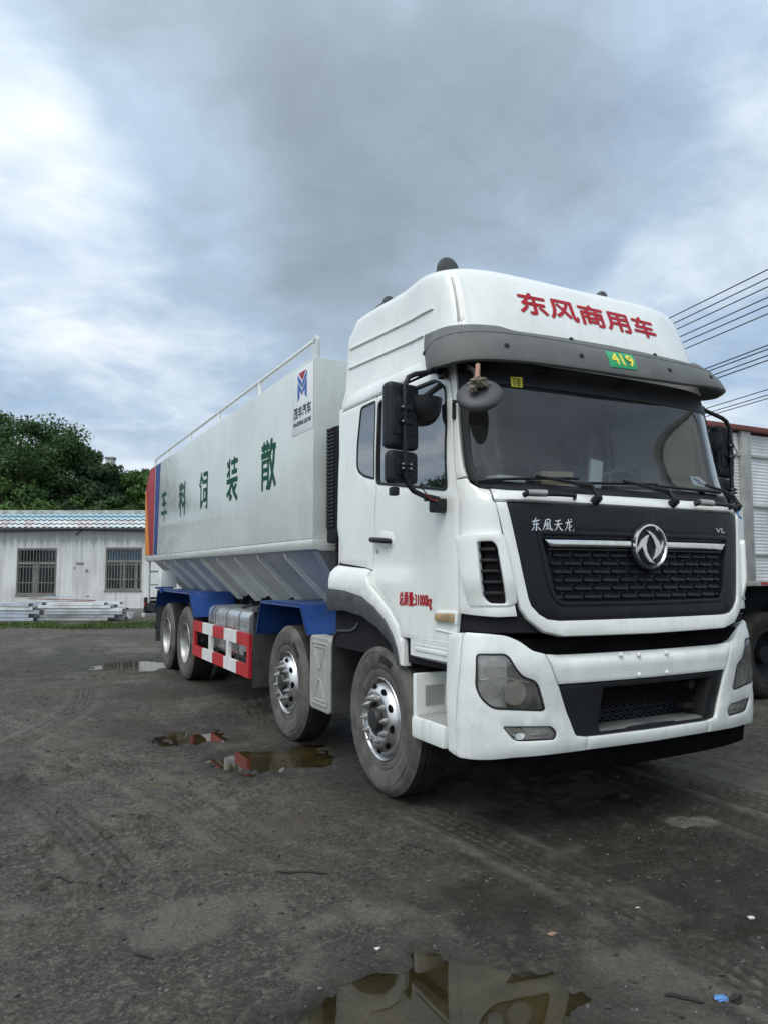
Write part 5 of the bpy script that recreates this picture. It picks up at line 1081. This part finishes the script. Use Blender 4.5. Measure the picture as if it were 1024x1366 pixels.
# ================================================================== background, laid out square to a line of sight
FWD = Vector((math.sin(R(YAW)), math.cos(R(YAW)), 0)); RGT = Vector((math.cos(R(YAW)), -math.sin(R(YAW)), 0))
def base(r, f): return Vector((CX, 0, 0)) + RGT * r + FWD * f
BR = -R(YAW)
def PX_(px, f): return (px - 512) / FPX * f
def PZ_(py, f): return CH + (762 - py) / FPX * f
M['bwall'] = None
def wall_mat():
    m = bpy.data.materials.new('stained_limewash'); m.use_nodes = True; n = NT(m.node_tree); oc = n.n('ShaderNodeTexCoord').outputs['Object']
    mp = n.n('ShaderNodeMapping', {'Vector': oc, 'Scale': (3.2, 3.2, .22)}).outputs[0]; st = n.noise(mp, 1.6, 6, .65); pt = n.noise(oc, .7, 5, .6); fl = n.noise(oc, 5, 6, .7)
    sepz = n.n('ShaderNodeSeparateXYZ', {0: oc}).outputs[2]
    c = n.mix(n.ramp(st, [(.42, 0.0), (.68, .75)]), (.74, .75, .73), (.47, .47, .46)); c = n.mix(n.math('MULTIPLY', n.ramp(pt, [(.45, 0.0), (.7, 1.0)]), .35), c, (.42, .41, .39))
    drip = n.math('MULTIPLY', n.ramp(n.math('ADD', n.math('MULTIPLY', sepz, .29), n.math('MULTIPLY', st, .4)), [(.95, 0.0), (1.2, 1.0)]), .4); c = n.mix(drip, c, (.20, .20, .20))
    c = n.mix(n.math('MULTIPLY', n.ramp(fl, [(.66, 0.0), (.72, 1.0)]), .6), c, (.24, .23, .22))
    b = n.n('ShaderNodeBsdfPrincipled', {'Base Color': c, 'Roughness': .9, 'Normal': n.n('ShaderNodeBump', {'Height': fl, 'Strength': .3, 'Distance': .02}).outputs[0]}); n.n('ShaderNodeOutputMaterial', {0: b.outputs[0]}); return m
M['bwall'] = wall_mat()
def tile_mat():
    m = bpy.data.materials.new('painted_eave_tiles'); m.use_nodes = True; n = NT(m.node_tree); oc = n.n('ShaderNodeTexCoord').outputs['Object']
    mp = n.n('ShaderNodeMapping', {'Vector': oc, 'Scale': (1, 1, 2.2)}).outputs[0]; a = n.noise(mp, 1.6, 5, .65); r_ = n.noise(n.n('ShaderNodeMapping', {'Vector': oc, 'Location': (7, 3, 1)}).outputs[0], 1.3, 4, .6); sz = n.n('ShaderNodeSeparateXYZ', {0: oc}).outputs[2]
    c = n.mix(n.ramp(a, [(.40, 0.0), (.56, 1.0)]), (.56, .63, .66), (.68, .70, .70)); c = n.mix(n.math('MULTIPLY', n.ramp(r_, [(.55, 0.0), (.62, 1.0)]), .45), c, (.42, .22, .20))
    c = n.mix(n.ramp(n.math('ADD', sz, n.math('MULTIPLY', a, .16)), [(.36, 0.0), (.42, 1.0)]), c, (.34, .50, .60))
    b = n.n('ShaderNodeBsdfPrincipled', {'Base Color': c, 'Roughness': .6}); n.n('ShaderNodeOutputMaterial', {0: b.outputs[0]}); return m
M['tiles'] = tile_mat(); M['plinth'] = principled('cement_plinth', (.22, .22, .215), .9, var=.3, vscale=3); M['cap'] = principled('mossy_cap', (.50, .51, .49), .85, var=.35, vscale=4)
M['bars'] = principled('rusty_grey_bars', (.22, .215, .20), .6, var=.3, vscale=10); M['wframe'] = principled('window_frame_paint', (.33, .33, .31), .6, var=.25, vscale=6); M['pane_dark'] = principled('dark_window_pane', (.018, .02, .022), .12, var=.3, vscale=1.5); M['pane_blue'] = principled('blue_window_film', (.05, .11, .17), .25, var=.3, vscale=3)
M['cable'] = principled('cable_black', (.02, .02, .022), .6)
F0 = 27.0; bld = empty('low_building', base(0, F0), BR); tag(bld, 'long low white rendered building with barred windows and blue painted eave tiles', 'building')
L0, L1 = -26.0, -1.0; zt = PZ_(703, F0); WINS = [(PX_(24, F0), PX_(77, F0), PZ_(793, F0), PZ_(731, F0), 0), (PX_(142, F0), PX_(190.5, F0), PZ_(787, F0), PZ_(730, F0), 1), (-17.4, -16.0, .8, 2.45, 0), (-22.2, -20.8, .8, 2.45, 0), (-6.0, -4.6, .9, 2.45, 1)]
wm = MB(); ed = [L0]
WS_ = sorted(WINS)
for (x0, x1, z0, z1, k) in WS_: ed += [x0, x1]
ed.append(L1)
for i in range(0, len(ed), 2): wm.box(ed[i], ed[i + 1], 0, .24, .12, zt + .2)
for (x0, x1, z0, z1, k) in WS_: wm.box(x0, x1, 0, .24, .12, z0); wm.box(x0, x1, 0, .24, z1, zt + .2)
wm.box(L0, L1, 4.8, 5.04, .0, zt + .2); wm.box(L0, L0 + .24, .24, 4.8, 0, zt + .2); wm.box(L1 - .24, L1, .24, 4.8, 0, zt + .2)
wall = wm.build('wall', 'bwall', bld, smooth=0); MB().box(L0 - .03, L1 + .03, -.05, .27, -.2, .26).build('plinth', 'plinth', bld, smooth=0)
for (x0, x1, z0, z1, k) in WINS:
    fm_ = MB(); w_ = .05; fm_.box(x0, x0 + w_, .03, .11, z0, z1).box(x1 - w_, x1, .03, .11, z0, z1).box(x0 + w_, x1 - w_, .03, .11, z0, z0 + w_).box(x0 + w_, x1 - w_, .03, .11, z1 - w_, z1); zm = z0 + (z1 - z0) * .68; fm_.box(x0 + w_, x1 - w_, .035, .11, zm - .045, zm + .045); xm = (x0 + x1) / 2; fm_.box(xm - .04, xm + .04, .04, .105, z0 + w_, zm - .045)
    for xx in (xm - .12, x1 - .22) if k else (xm - .1,): fm_.box(xx - .03, xx + .03, .05, .10, z0 + w_, zm - .045)
    wo = fm_.build('window', 'wframe', bld, smooth=0)
    MB().box(x0 + .01, x1 - .01, .12, .13, z0 + .01, zm).build('pane', 'pane_dark', wo, smooth=0); MB().box(x0 + .01, x1 - .01, .115, .125, zm + .0, z1 - .01).build('pane', 'pane_blue' if k else 'pane_dark', wo, smooth=0)
    bm_ = MB(); nb_ = 13
    for i in range(nb_): xx = x0 + .04 + (x1 - x0 - .08) * i / (nb_ - 1); bm_.tube([(xx, -.03, z0 + .01), (xx, -.03, z1 - .01)], .014, 6)
    for zz in (z0 + .06, z0 + (z1 - z0) * .26, z0 + (z1 - z0) * .6, z1 - .06): bm_.box(x0 + .02, x1 - .02, -.045, -.03, zz - .015, zz + .015)
    bm_.build('window_bars', 'bars', wo); MB().box(x0 - .02, x1 + .02, -.04, .04, z0 - .04, z0 - .001).build('sill', 'plinth', wo, smooth=0)
tlm = MB(); N = int((L1 - L0 + .4) / .036); z0_, z1_ = PZ_(705, F0) - 3.17 + 3.17, PZ_(684.5, F0)
rows = 4; vs = []; fs = []
for r_ in range(rows):
    b0 = len(vs); f0, f1 = r_ / rows, (r_ + 1) / rows
    for k in range(N + 1):
        x = L0 - .2 + k * .036; wv = .030 * math.cos(x * 2 * math.pi / .22); 
        for f, lift_ in ((f0, .035), (f1, .0)): vs.append((x, -.42 + .40 * f - lift_ * .5, (z0_ + (z1_ - z0_) * f) - PZ_(705, F0) + wv * .8 + lift_))
    for k in range(N): fs.append((b0 + 2 * k, b0 + 2 * k + 2, b0 + 2 * k + 3, b0 + 2 * k + 1))
tlm.add(vs, fs); ev = tlm.build('eave_tiles', 'tiles', bld, smooth=60, recalc=False); ev.location = (0, 0, PZ_(705, F0))
MB().box(L0 - .2, L1 + .2, -.40, .0, zt - .08, zt).build('eave_soffit', 'plinth', bld, smooth=0)
cp_ = MB(); cp_.box(L0 - .2, L1 + .2, -.06, .30, z1_ - .03, PZ_(680.5, F0), b=.02); cp_.box(L0 - .1, L1 + .1, .0, 5.0, zt + .2, zt + .3); cp_.build('roof', 'cap', bld, smooth=0)
cbm = MB(); cbm.tube([(L0 + 6, -.02, PZ_(708, F0))] + [(PX_(p, F0), -.03, PZ_(708 + q, F0)) for p, q in ((20, 1), (60, 0), (108, -1), (150, 0), (200, 1))], .012, 5); cbm.tube([(PX_(110, F0), -.03, PZ_(701, F0)), (PX_(108, F0), -.06, PZ_(709, F0)), (PX_(102, F0), -.08, PZ_(714, F0))], .02, 6); cbm.build('wall_cable', 'cable', bld)
rg_ = MB()       # patched-up outline and a fixing board on the wall between the windows
rg_.box(PX_(103, F0), PX_(113, F0), -.03, -.001, PZ_(752, F0), PZ_(750, F0)); rg_.box(PX_(100, F0), PX_(102, F0), -.02, -.001, PZ_(758, F0), PZ_(756, F0)); rg_.box(PX_(116, F0), PX_(119, F0), -.03, -.001, PZ_(762, F0), PZ_(759, F0)); rg_.build('wall_fixings', 'bars', bld, smooth=0)
# ---- piles of metal profiles, each bar a thing
M['bar_a'] = principled('pale_blue_profile', (.50, .56, .62), .4, metal=.3, var=.2, vscale=3); M['bar_b'] = principled('galvanised_profile', (.48, .49, .50), .38, metal=.5, var=.25, vscale=3); M['bar_c'] = principled('white_profile', (.66, .68, .70), .45, var=.2, vscale=3); M['rustbar'] = principled('rusty_board', (.25, .16, .13), .8, var=.4, vscale=4)
rr = random.Random(12)
def bar(x0, x1, y, z, w, h, mat, label, grp, tilt=0.0, skew=0.0):
    L = (x1 - x0); c = ((x0 + x1) / 2, y, z)
    m_ = MB(); t_ = .012
    poly = [(-w / 2, 0), (w / 2, 0), (w / 2, h), (w / 2 - t_, h), (w / 2 - t_, t_), (-w / 2 + t_, t_), (-w / 2 + t_, h), (-w / 2, h)]     # channel section
    poly = [(-u, h - v) for u, v in poly]
    m_.prism(poly, -L / 2, L / 2, 'x'); o = m_.build('metal_profile', mat, None, smooth=0)
    p = base(c[0], F0 + c[1]); o.location = (p.x, p.y, c[2]); o.rotation_euler = (0, tilt, BR + skew); tag(o, label, 'metal bar', grp)
xA0, xA1 = PX_(-60, 24), PX_(56, 24); xB0, xB1 = PX_(57, 24), PX_(166, 24)
for lay in range(5):
    for k in range(3):
        bar(xA0 + rr.uniform(-.3, .3), xA1 + rr.uniform(-.35, .15), -3.2 + .42 * k + rr.uniform(-.04, .04), .02 + lay * .115, .30, .10, rr.choice(['bar_a', 'bar_c', 'bar_a']), 'long pale blue metal profile in the pile under the left barred window', 'metal profiles in the left pile', skew=rr.uniform(-.03, .03))
for lay in range(6):
    for k in range(2):
        bar(xB0 + rr.uniform(-.1, .35), xB1 + rr.uniform(-.45, .25) - lay * .06, -3.0 + .46 * k + rr.uniform(-.04, .04), .02 + lay * .10, .32, .085, rr.choice(['bar_b', 'bar_b', 'bar_c']), 'long silver metal profile in the pile between the two barred windows', 'metal profiles in the right pile', skew=rr.uniform(-.03, .03))
bar(PX_(36, 24), PX_(122, 24), -2.6, .66, .26, .03, 'rustbar', 'flat brownish board lying across the top of both metal piles', None, tilt=.03)
bar(PX_(50, 24), PX_(108, 24), -2.3, .735, .3, .04, 'bar_a', 'pale blue flat profile lying on the brownish board, topmost of the piles', None, tilt=-.012)
def bucket(px, py, f, r, label):
    m_ = MB(); m_.lathe([(0, 0), (r * .8, 0), (r, r * 1.7), (r * 1.06, r * 1.72), (r * 1.05, r * 1.6), (r * .94, r * 1.6), (r * .76, .02), (0, .02)], (0, 0, 0), 'z', 20, 1); o = m_.build('bucket', 'label_white', None); p = base(PX_(px, f), f); o.location = (p.x, p.y, 0); tag(o, label, 'bucket')
    h_ = MB(); h_.tube([(r, 0, r * 1.6), (r * .6, -r * .5, r * 1.2), (0, -r * 1.05, r * 1.0), (-r * .6, -r * .5, r * 1.2), (-r, 0, r * 1.6)], .008, 6); h_.build('handle', 'bars', o)
bucket(176.5, 825, 25.4, .12, 'white plastic bucket standing at the right end of the metal piles')
bucket(194.5, 822, 26.2, .075, 'small pale bucket by the wall, nearer the truck')
# ---- grass strip
M['grass'] = None
def leaf_mat(name, c1, c2, c3, rough=.6):
    m = bpy.data.materials.new(name); m.use_nodes = True; n = NT(m.node_tree); rnd = n.n('ShaderNodeNewGeometry').outputs['Random Per Island']; oc = n.n('ShaderNodeTexCoord').outputs['Object']
    c = n.mix(rnd, c1, c2); c = n.mix(n.ramp(n.noise(oc, .9, 3), [(.42, 0.0), (.62, .8)]), c, c3)
    d = n.n('ShaderNodeBsdfPrincipled', {'Base Color': c, 'Roughness': rough, 'Specular IOR Level': .3}).outputs[0]; tl_ = n.n('ShaderNodeBsdfTranslucent', {0: c}).outputs[0]
    n.n('ShaderNodeOutputMaterial', {0: n.n('ShaderNodeMixShader', {0: .22, 1: d, 2: tl_}).outputs[0]}); return m
M['grass'] = leaf_mat('grass_blades', (.06, .11, .025), (.10, .15, .04), (.07, .10, .03))
ng = 16000; gr_ = rng.uniform(-19, -2.0, ng); gf = 20.6 + rng.random(ng) * 1.7 + np.sin(gr_ * 1.7) * .22 + np.sin(gr_ * .6) * .25; vv = []; ff = []
cx_, cy_ = CX + RGT.x * gr_ + FWD.x * gf, RGT.y * gr_ + FWD.y * gf; gh = ground_h(cx_, cy_)[0]; clump = np.clip(.55 + fbm(cx_, cy_, 1.1, 66, 3) * 1.6, .15, 1.3)
for i in range(ng):
    a = rng.uniform(0, 6.28); h = rng.uniform(.06, .17) * clump[i]; w = .014; lx, ly = math.cos(a) * .05, math.sin(a) * .05; x, y, z = cx_[i], cy_[i], gh[i]
    vv += [(x - math.sin(a) * w, y + math.cos(a) * w, z), (x + math.sin(a) * w, y - math.cos(a) * w, z), (x + lx, y + ly, z + h)]; ff.append((3 * i, 3 * i + 1, 3 * i + 2))
gso = MB().add(vv, ff).build('grass', 'grass', None, smooth=0, recalc=False); tag(gso, 'low green grass verge in front of the metal piles', None, kind='stuff')
# ---- trees
M['bark'] = principled('bark', (.06, .05, .04), .9, var=.4, vscale=6, bump=.4, bscale=20)
M['leaf1'] = leaf_mat('leaves_dark', (.030, .068, .018), (.058, .12, .030), (.042, .085, .022)); M['leaf2'] = leaf_mat('leaves_mid', (.045, .10, .022), (.085, .16, .038), (.062, .12, .028)); M['leaf3'] = leaf_mat('leaves_bluish', (.022, .050, .020), (.040, .075, .028), (.028, .058, .024))
def tree(r, f, H, Rad, mat, label, seed, zlow=.22, nl=150, leaf=.105, ncl=52):
    rg2 = np.random.default_rng(seed); rt = random.Random(seed); p0 = base(r, f); root = empty('tree', p0, rt.uniform(0, 6)); tag(root, label, 'tree', 'trees behind the low building')
    tb_ = MB(); tb_.tube([(0, 0, -.1), (.06, .03, H * .18), (-.05, .08, H * .4), (.0, .05, H * .62), (.05, 0, H * .82)], [.24, .19, .15, .10, .04], 10)
    cl = []
    for i in range(ncl):
        th = rt.uniform(0, 2 * math.pi); u = rt.uniform(-1, 1); rad = rt.uniform(.45, 1.0) ** .6; s_ = math.sqrt(1 - u * u)
        zc = H * (zlow + 1) / 2; cl.append(Vector((math.cos(th) * s_ * rad * Rad, math.sin(th) * s_ * rad * Rad, zc + u * rad * H * (1 - zlow) * .46)))
    for c in cl[::5]: tb_.tube([(0, .04, H * .3), (c.x * .4, c.y * .4, H * .3 + (c.z - H * .3) * .55), tuple(c)], [.09, .06, .02], 6)
    tb_.build('trunk', 'bark', root)
    C = np.array([c[:] for c in cl]); sz = rg2.uniform(.55, 1.15, ncl) * Rad * .30
    ci = np.repeat(np.arange(ncl), nl); m = len(ci); d = rg2.normal(size=(m, 3)); d /= np.linalg.norm(d, axis=1, keepdims=True); rad = rg2.random(m) ** .45
    P = C[ci] + d * (rad * sz[ci])[:, None] * np.array([1.15, 1.15, .75]); u = rg2.normal(size=(m, 3)); u /= np.linalg.norm(u, axis=1, keepdims=True); w = np.cross(u, d + .3 * rg2.normal(size=(m, 3))); w /= np.linalg.norm(w, axis=1, keepdims=True) + 1e-6
    s = leaf * rg2.uniform(.6, 1.35, m)[:, None]; V = np.stack([P - u * s, P + w * s * .45, P + u * s, P - w * s * .45], 1).reshape(-1, 3)
    me = bpy.data.meshes.new('crown'); me.vertices.add(len(V)); me.vertices.foreach_set('co', V.ravel()); me.loops.add(m * 4); me.loops.foreach_set('vertex_index', np.arange(m * 4, dtype=np.int32)); me.polygons.add(m); me.polygons.foreach_set('loop_start', np.arange(0, m * 4, 4, dtype=np.int32)); me.polygons.foreach_set('loop_total', np.full(m, 4, np.int32)); me.update(); me.materials.append(M[mat])
    o = bpy.data.objects.new('crown', me); COL.objects.link(o); o.parent = root
TREES = [(25, 36, PZ_(536, 36), 3.3, 'leaf1', 'tallest dark green tree at the left edge behind the low building'), (-30, 37, PZ_(545, 37), 3.4, 'leaf2', 'broad mid green tree cut by the left picture edge'), (84, 38, PZ_(568, 38), 2.4, 'leaf1', 'dark green tree right of the tallest one, second highest crown'),
         (122, 37, PZ_(606, 37), 2.3, 'leaf3', 'lower dark tree left of the white chimney, sloping crown'), (163, 38, PZ_(626, 38), 2.1, 'leaf1', 'low dark tree right of the white chimney'), (206, 37, PZ_(612, 37), 2.0, 'leaf2', 'mid green tree just left of the feed tank tail'), (262, 38, PZ_(625, 38), 2.4, 'leaf1', 'tree almost hidden behind the feed tank'),
         (15, 31.8 + 1.6, PZ_(635, 33), 2.3, 'leaf2', 'bright bushy young tree low at the left behind the eave'), (72, 34.5, PZ_(655, 34), 1.9, 'leaf2', 'small light green tree low behind the eave, left of centre'), (115, 34.5, PZ_(662, 34), 1.7, 'leaf3', 'small bluish tree low behind the eave between the windows'), (165, 34.8, PZ_(660, 34), 1.8, 'leaf1', 'small dark tree low behind the eave above the right window')]
for i, (px, f, H, Rd, mt, lb) in enumerate(TREES): tree(PX_(px, f), f, H, Rd, mt, lb, 30 + i, zlow=.2 if H > 5 else .45, nl=400 if H > 6 else 260, ncl=62 if H > 7 else 46)
tree(-19.5, 16, 5.8, 1.9, 'leaf1', 'tree standing off to the left of the yard, mirrored in the door window', 77); tree(-23, 19, 5.2, 2.2, 'leaf2', 'second tree off to the left of the yard beyond the mirrored one', 78)
tow = empty('chimney', base(PX_(144.5, 92), 92), BR); tag(tow, 'distant white chimney rising behind the trees', 'chimney')
hh = PZ_(609, 92); MB().box(-.46, .46, -.46, .46, 0, hh - .25).build('shaft', 'cap', tow, smooth=0); MB().box(-.56, .56, -.56, .56, hh - .25, hh).build('cap', 'plinth', tow, smooth=0)
# ---- neighbouring box truck on the right
M['corr'] = principled('ribbed_aluminium', (.76, .77, .77), .5, metal=.0, var=.18, vscale=2, streak=.35, streak_col=(.25, .25, .24)); M['post'] = principled('weathered_post', (.40, .40, .37), .6, var=.25, vscale=5, streak=.5, streak_col=(.18, .17, .15)); M['redrail'] = principled('rusty_red_rail', (.21, .06, .045), .65, var=.35, vscale=4)
nb = empty('box_truck', (7.2, 7.2, 0)); tag(nb, 'silver ribbed box truck with a rusty red top rail parked behind on the right', 'truck')
def N_(mb, name, mat, parent=nb, **kw):
    o = mb.build(name, mat, None, **kw); o.parent = parent
    if parent is nb: o.matrix_parent_inverse = Matrix.Translation((-7.2, -7.2, 0))
    return o
bx = MB(); X0, X1, Y0, Y1 = 3.0, 11.4, 6.03, 8.45
bx.box(X0, X1, Y0 + .03, Y1, 1.47, 3.34); boxb = N_(bx, 'cargo_box', 'corr', smooth=0)
posts = [3.02, 4.46, 6.1, 7.75, 9.4, 11.2]
for p in posts: 
    m_ = MB(); m_.box(p, p + .17, Y0 - .03, Y0 + .03, 1.44, 3.362, b=.008); N_(m_, 'post', 'post', boxb)
for i in range(len(posts) - 1):
    a, b = posts[i] + .175, posts[i + 1] - .005
    m_ = MB(); n_ = 44; zz = np.linspace(1.48, 3.33, 4 * n_ + 1); 
    vs = []; 
    for j, z in enumerate(zz): yy = Y0 + (.0225 if (j % 4) in (1, 2) else .026); vs += [(a, yy, z), (b, yy, z)]
    m_.add(vs, [(2 * j, 2 * j + 1, 2 * j + 3, 2 * j + 2) for j in range(len(zz) - 1)]); N_(m_, 'ribbed_panel', 'corr', boxb, smooth=0)
    m_ = MB()
    for z in (1.81, 2.42, 3.06): m_.box(a, b, Y0 - .004, Y0 + .03, z - .012, z + .012)
    N_(m_, 'panel_seam', 'post', boxb, smooth=0)
m_ = MB(); m_.box(X0 - .02, X1 + .02, Y0 - .06, Y1 + .02, 3.365, 3.43, b=.01); N_(m_, 'top_rail', 'redrail', boxb)
m_ = MB(); m_.box(X0 - .02, X1 + .02, Y0 - .045, Y0 + .03, 1.42, 1.478, b=.006); N_(m_, 'bottom_rail', 'post', boxb)
for i, x in enumerate(np.arange(4.70, 11, .66)):
    m_ = MB(); m_.box(x, x + .12, Y0 - .05, Y0 - .0452, 1.435, 1.468); N_(m_, 'reflector', 'red', boxb, smooth=0); m_ = MB(); m_.box(x + .122, x + .2, Y0 - .05, Y0 - .0452, 1.435, 1.468); N_(m_, 'reflector', 'wht_refl', boxb, smooth=0)
m_ = MB(); m_.box(3.3, 4.455, Y0 - .012, Y0 + .01, 1.6, 2.40); N_(m_, 'sign_board', 'label_white', boxb, smooth=0)
NF = Flat((0, Y0 - .012, 0), (1, 0, 0), (0, 0, 1)); M['blueletter'] = principled('blue_letters', (.02, .20, .42), .5); o_ = lettering('side_lettering', 'JK', 'blueletter', boxb, NF, 4.20, 4.43, 2.22, 2.37, off=.003, bold=.02)
m_ = MB(); m_.box(X0 + .2, X1, 6.5, 6.62, 1.05, 1.42); m_.box(X0 + .2, X1, 7.85, 7.97, 1.05, 1.42); m_.box(5.9, 8.0, 6.25, 6.9, .6, 1.1, b=.05); m_.box(X0 + .1, X0 + .2, 6.2, 8.3, .7, .85)
for x in np.arange(3.4, 11.2, 1.1): m_.box(x - .04, x + .04, Y0 + .05, Y1 - .05, 1.36, 1.46)
N_(m_, 'chassis', 'frame')
m_ = MB(); m_.box(12.0, 13.9, 6.1, 8.4, .75, 2.9, b=.15, seg=3); m_.box(11.5, 14.0, 6.3, 8.2, .55, .8); ncab = N_(m_, 'cab', 'white_low'); m_ = MB(); m_.box(12.6, 13.5, 6.085, 6.15, 1.9, 2.65, b=.02); N_(m_, 'cab_window', 'pane_dark', ncab)
for x in (4.95, 6.15, 12.9):
    for y in (6.08, 8.40):
        tw = tyre_mb(0, .30, -1); o = tw.build('wheel', ['rubber_dark', 'rubber_dark'], None); o.parent = nb; o.location = (x - 7.2, y - 7.2, .54); o.rotation_euler = (0, 0, R(90) if y < 7 else R(-90))
        d_ = MB(); d_.lathe([(.29, -.03), (.27, -.09), (.2, -.14), (.12, -.14), (.11, -.06), (0, -.05)], (0, 0, 0), 'x', 32, -1); d_.build('rim', 'frame', o)  # rim and sidewalls near black: shade under the box put into their colour
fl = MB(); fl.box(5.62, 5.63, 6.1, 6.7, .35, 1.2); N_(fl, 'mud_flap', 'trim')
# ---- white truck standing outside the picture on the right, mirrored in the windscreen
wt = empty('parked_truck', (3.95, -1.95, 0), math.pi); tag(wt, 'white box truck standing just outside the picture on the right, mirrored in the windscreen', 'truck')
def W_(mb, name, mat, parent=wt, **kw):
    o = mb.build(name, mat, None, **kw); o.parent = parent; return o
bw = W_(MB().box(-1.2, 1.2, -5.2, 1.4, 1.15, 3.65, b=.04), 'cargo_box', 'white_low'); m_ = MB()
for y in np.arange(-5.0, 1.4, .8): m_.box(-1.215, -1.2, y, y + .06, 1.2, 3.5)
W_(m_, 'box_ribs', 'boxgrey', bw); W_(MB().box(-1.22, 1.22, -5.22, 1.42, 3.6, 3.7, b=.02), 'box_cornice', 'boxgrey', bw)
cw_ = W_(MB().prism(roundp([(1.55, .75), (3.3, .75), (3.35, 1.6), (3.05, 2.7), (2.8, 2.85), (1.55, 2.85)], .12), -1.15, 1.15, 'x'), 'cab', 'white_low', bevel=.05); W_(MB().box(-1.165, -1.15, 2.0, 2.9, 1.75, 2.5, b=.005), 'cab_window', 'pane_dark', cw_); W_(MB().box(-.45, .45, -5.1, 2.8, .75, 1.12), 'chassis', 'frame')
for y in (-3.6, 2.3):
    for s in (-1, 1):
        o = tyre_mb(0, .28, -1).build('wheel', ['rubber', 'rubber_dark'], wt); o.location = (s * 1.15, y, .54); o.rotation_euler = (0, 0, 0 if s < 0 else math.pi); d_ = MB(); d_.lathe([(.29, -.03), (.27, -.09), (.2, -.14), (.12, -.14), (.11, -.06), (0, -.05)], (0, 0, 0), 'x', 32, -1); d_.build('rim', 'steel_dull', o)
# ---- overhead lines: two concrete poles stand out of sight, one behind the cab and one behind the photographer
def pix_dir(px, py):
    x, y = px - 512, py - 683; U = -y; s, co_ = math.sin(R(YAW)), math.cos(R(YAW)); sp, cp = math.sin(R(PITCH)), math.cos(R(PITCH)); fw = FPX * cp - U * sp; z = FPX * sp + U * cp
    return Vector((x * co_ + fw * s, -x * s + fw * co_, z))
az = R(YAW - 19.3); LD = Vector((math.sin(az), math.cos(az), 0)); LN = Vector((math.cos(az), -math.sin(az), 0)); OC = Vector((CX, 0, CH))
def line_h(px, py, lat): d = pix_dir(px, py); k = lat / d.dot(LN); return (OC + d * k).z
LAT = 14.0
groups = [('upper', [360, 371.5, 382.5, 397, 407.5, 418.5]), ('middle', [461, 466, 474, 481]), ('lower', [520, 527, 531.5])]
y0, y1 = -30.0, 62.0
def along(t, lat): return OC + LN * lat + LD * t
hs = []
for gname, ys in groups:
    for k, py in enumerate(ys):
        lat = LAT + (.25 * (k % 3 - 1)); h = line_h(1024, py, lat); hs.append(h)
        pts = []
        for i in range(41):
            t = 10.5 + 29.5 * i / 40; p = along(t, lat); q = (t - 10.5) / 29.5; pts.append((p.x, p.y, h - .18 * 4 * q * (1 - q) + .06))
        o = MB().tube(pts, .014 if gname != 'lower' else .011, 6).build('power_line', 'cable', None); tag(o, 'thin dark cable in the %s bunch of overhead lines beside the cab' % gname, 'power line', '%s bunch of overhead lines' % gname)
M['conc'] = principled('concrete_pole', (.34, .33, .31), .85, var=.2, vscale=3)
for t, lb in ((40, 'concrete utility pole hidden behind the cab, holding the overhead lines'), (10.5, 'concrete utility pole just outside the picture on the right, holding the overhead lines')):
    p = along(t, LAT); pr = empty('utility_pole', (p.x, p.y, 0), -az); tag(pr, lb, 'pole'); mx_ = max(hs) + .4
    MB().tube([(0, 0, -.3), (0, 0, mx_)], [.16, .10], 14).build('shaft', 'conc', pr); 
    for hgt in (sum(hs[:6]) / 6, sum(hs[6:10]) / 4, sum(hs[10:]) / 3): MB().box(-.8, .8, -.14, -.08, hgt - .02, hgt + .06).build('crossarm', 'bars', pr)
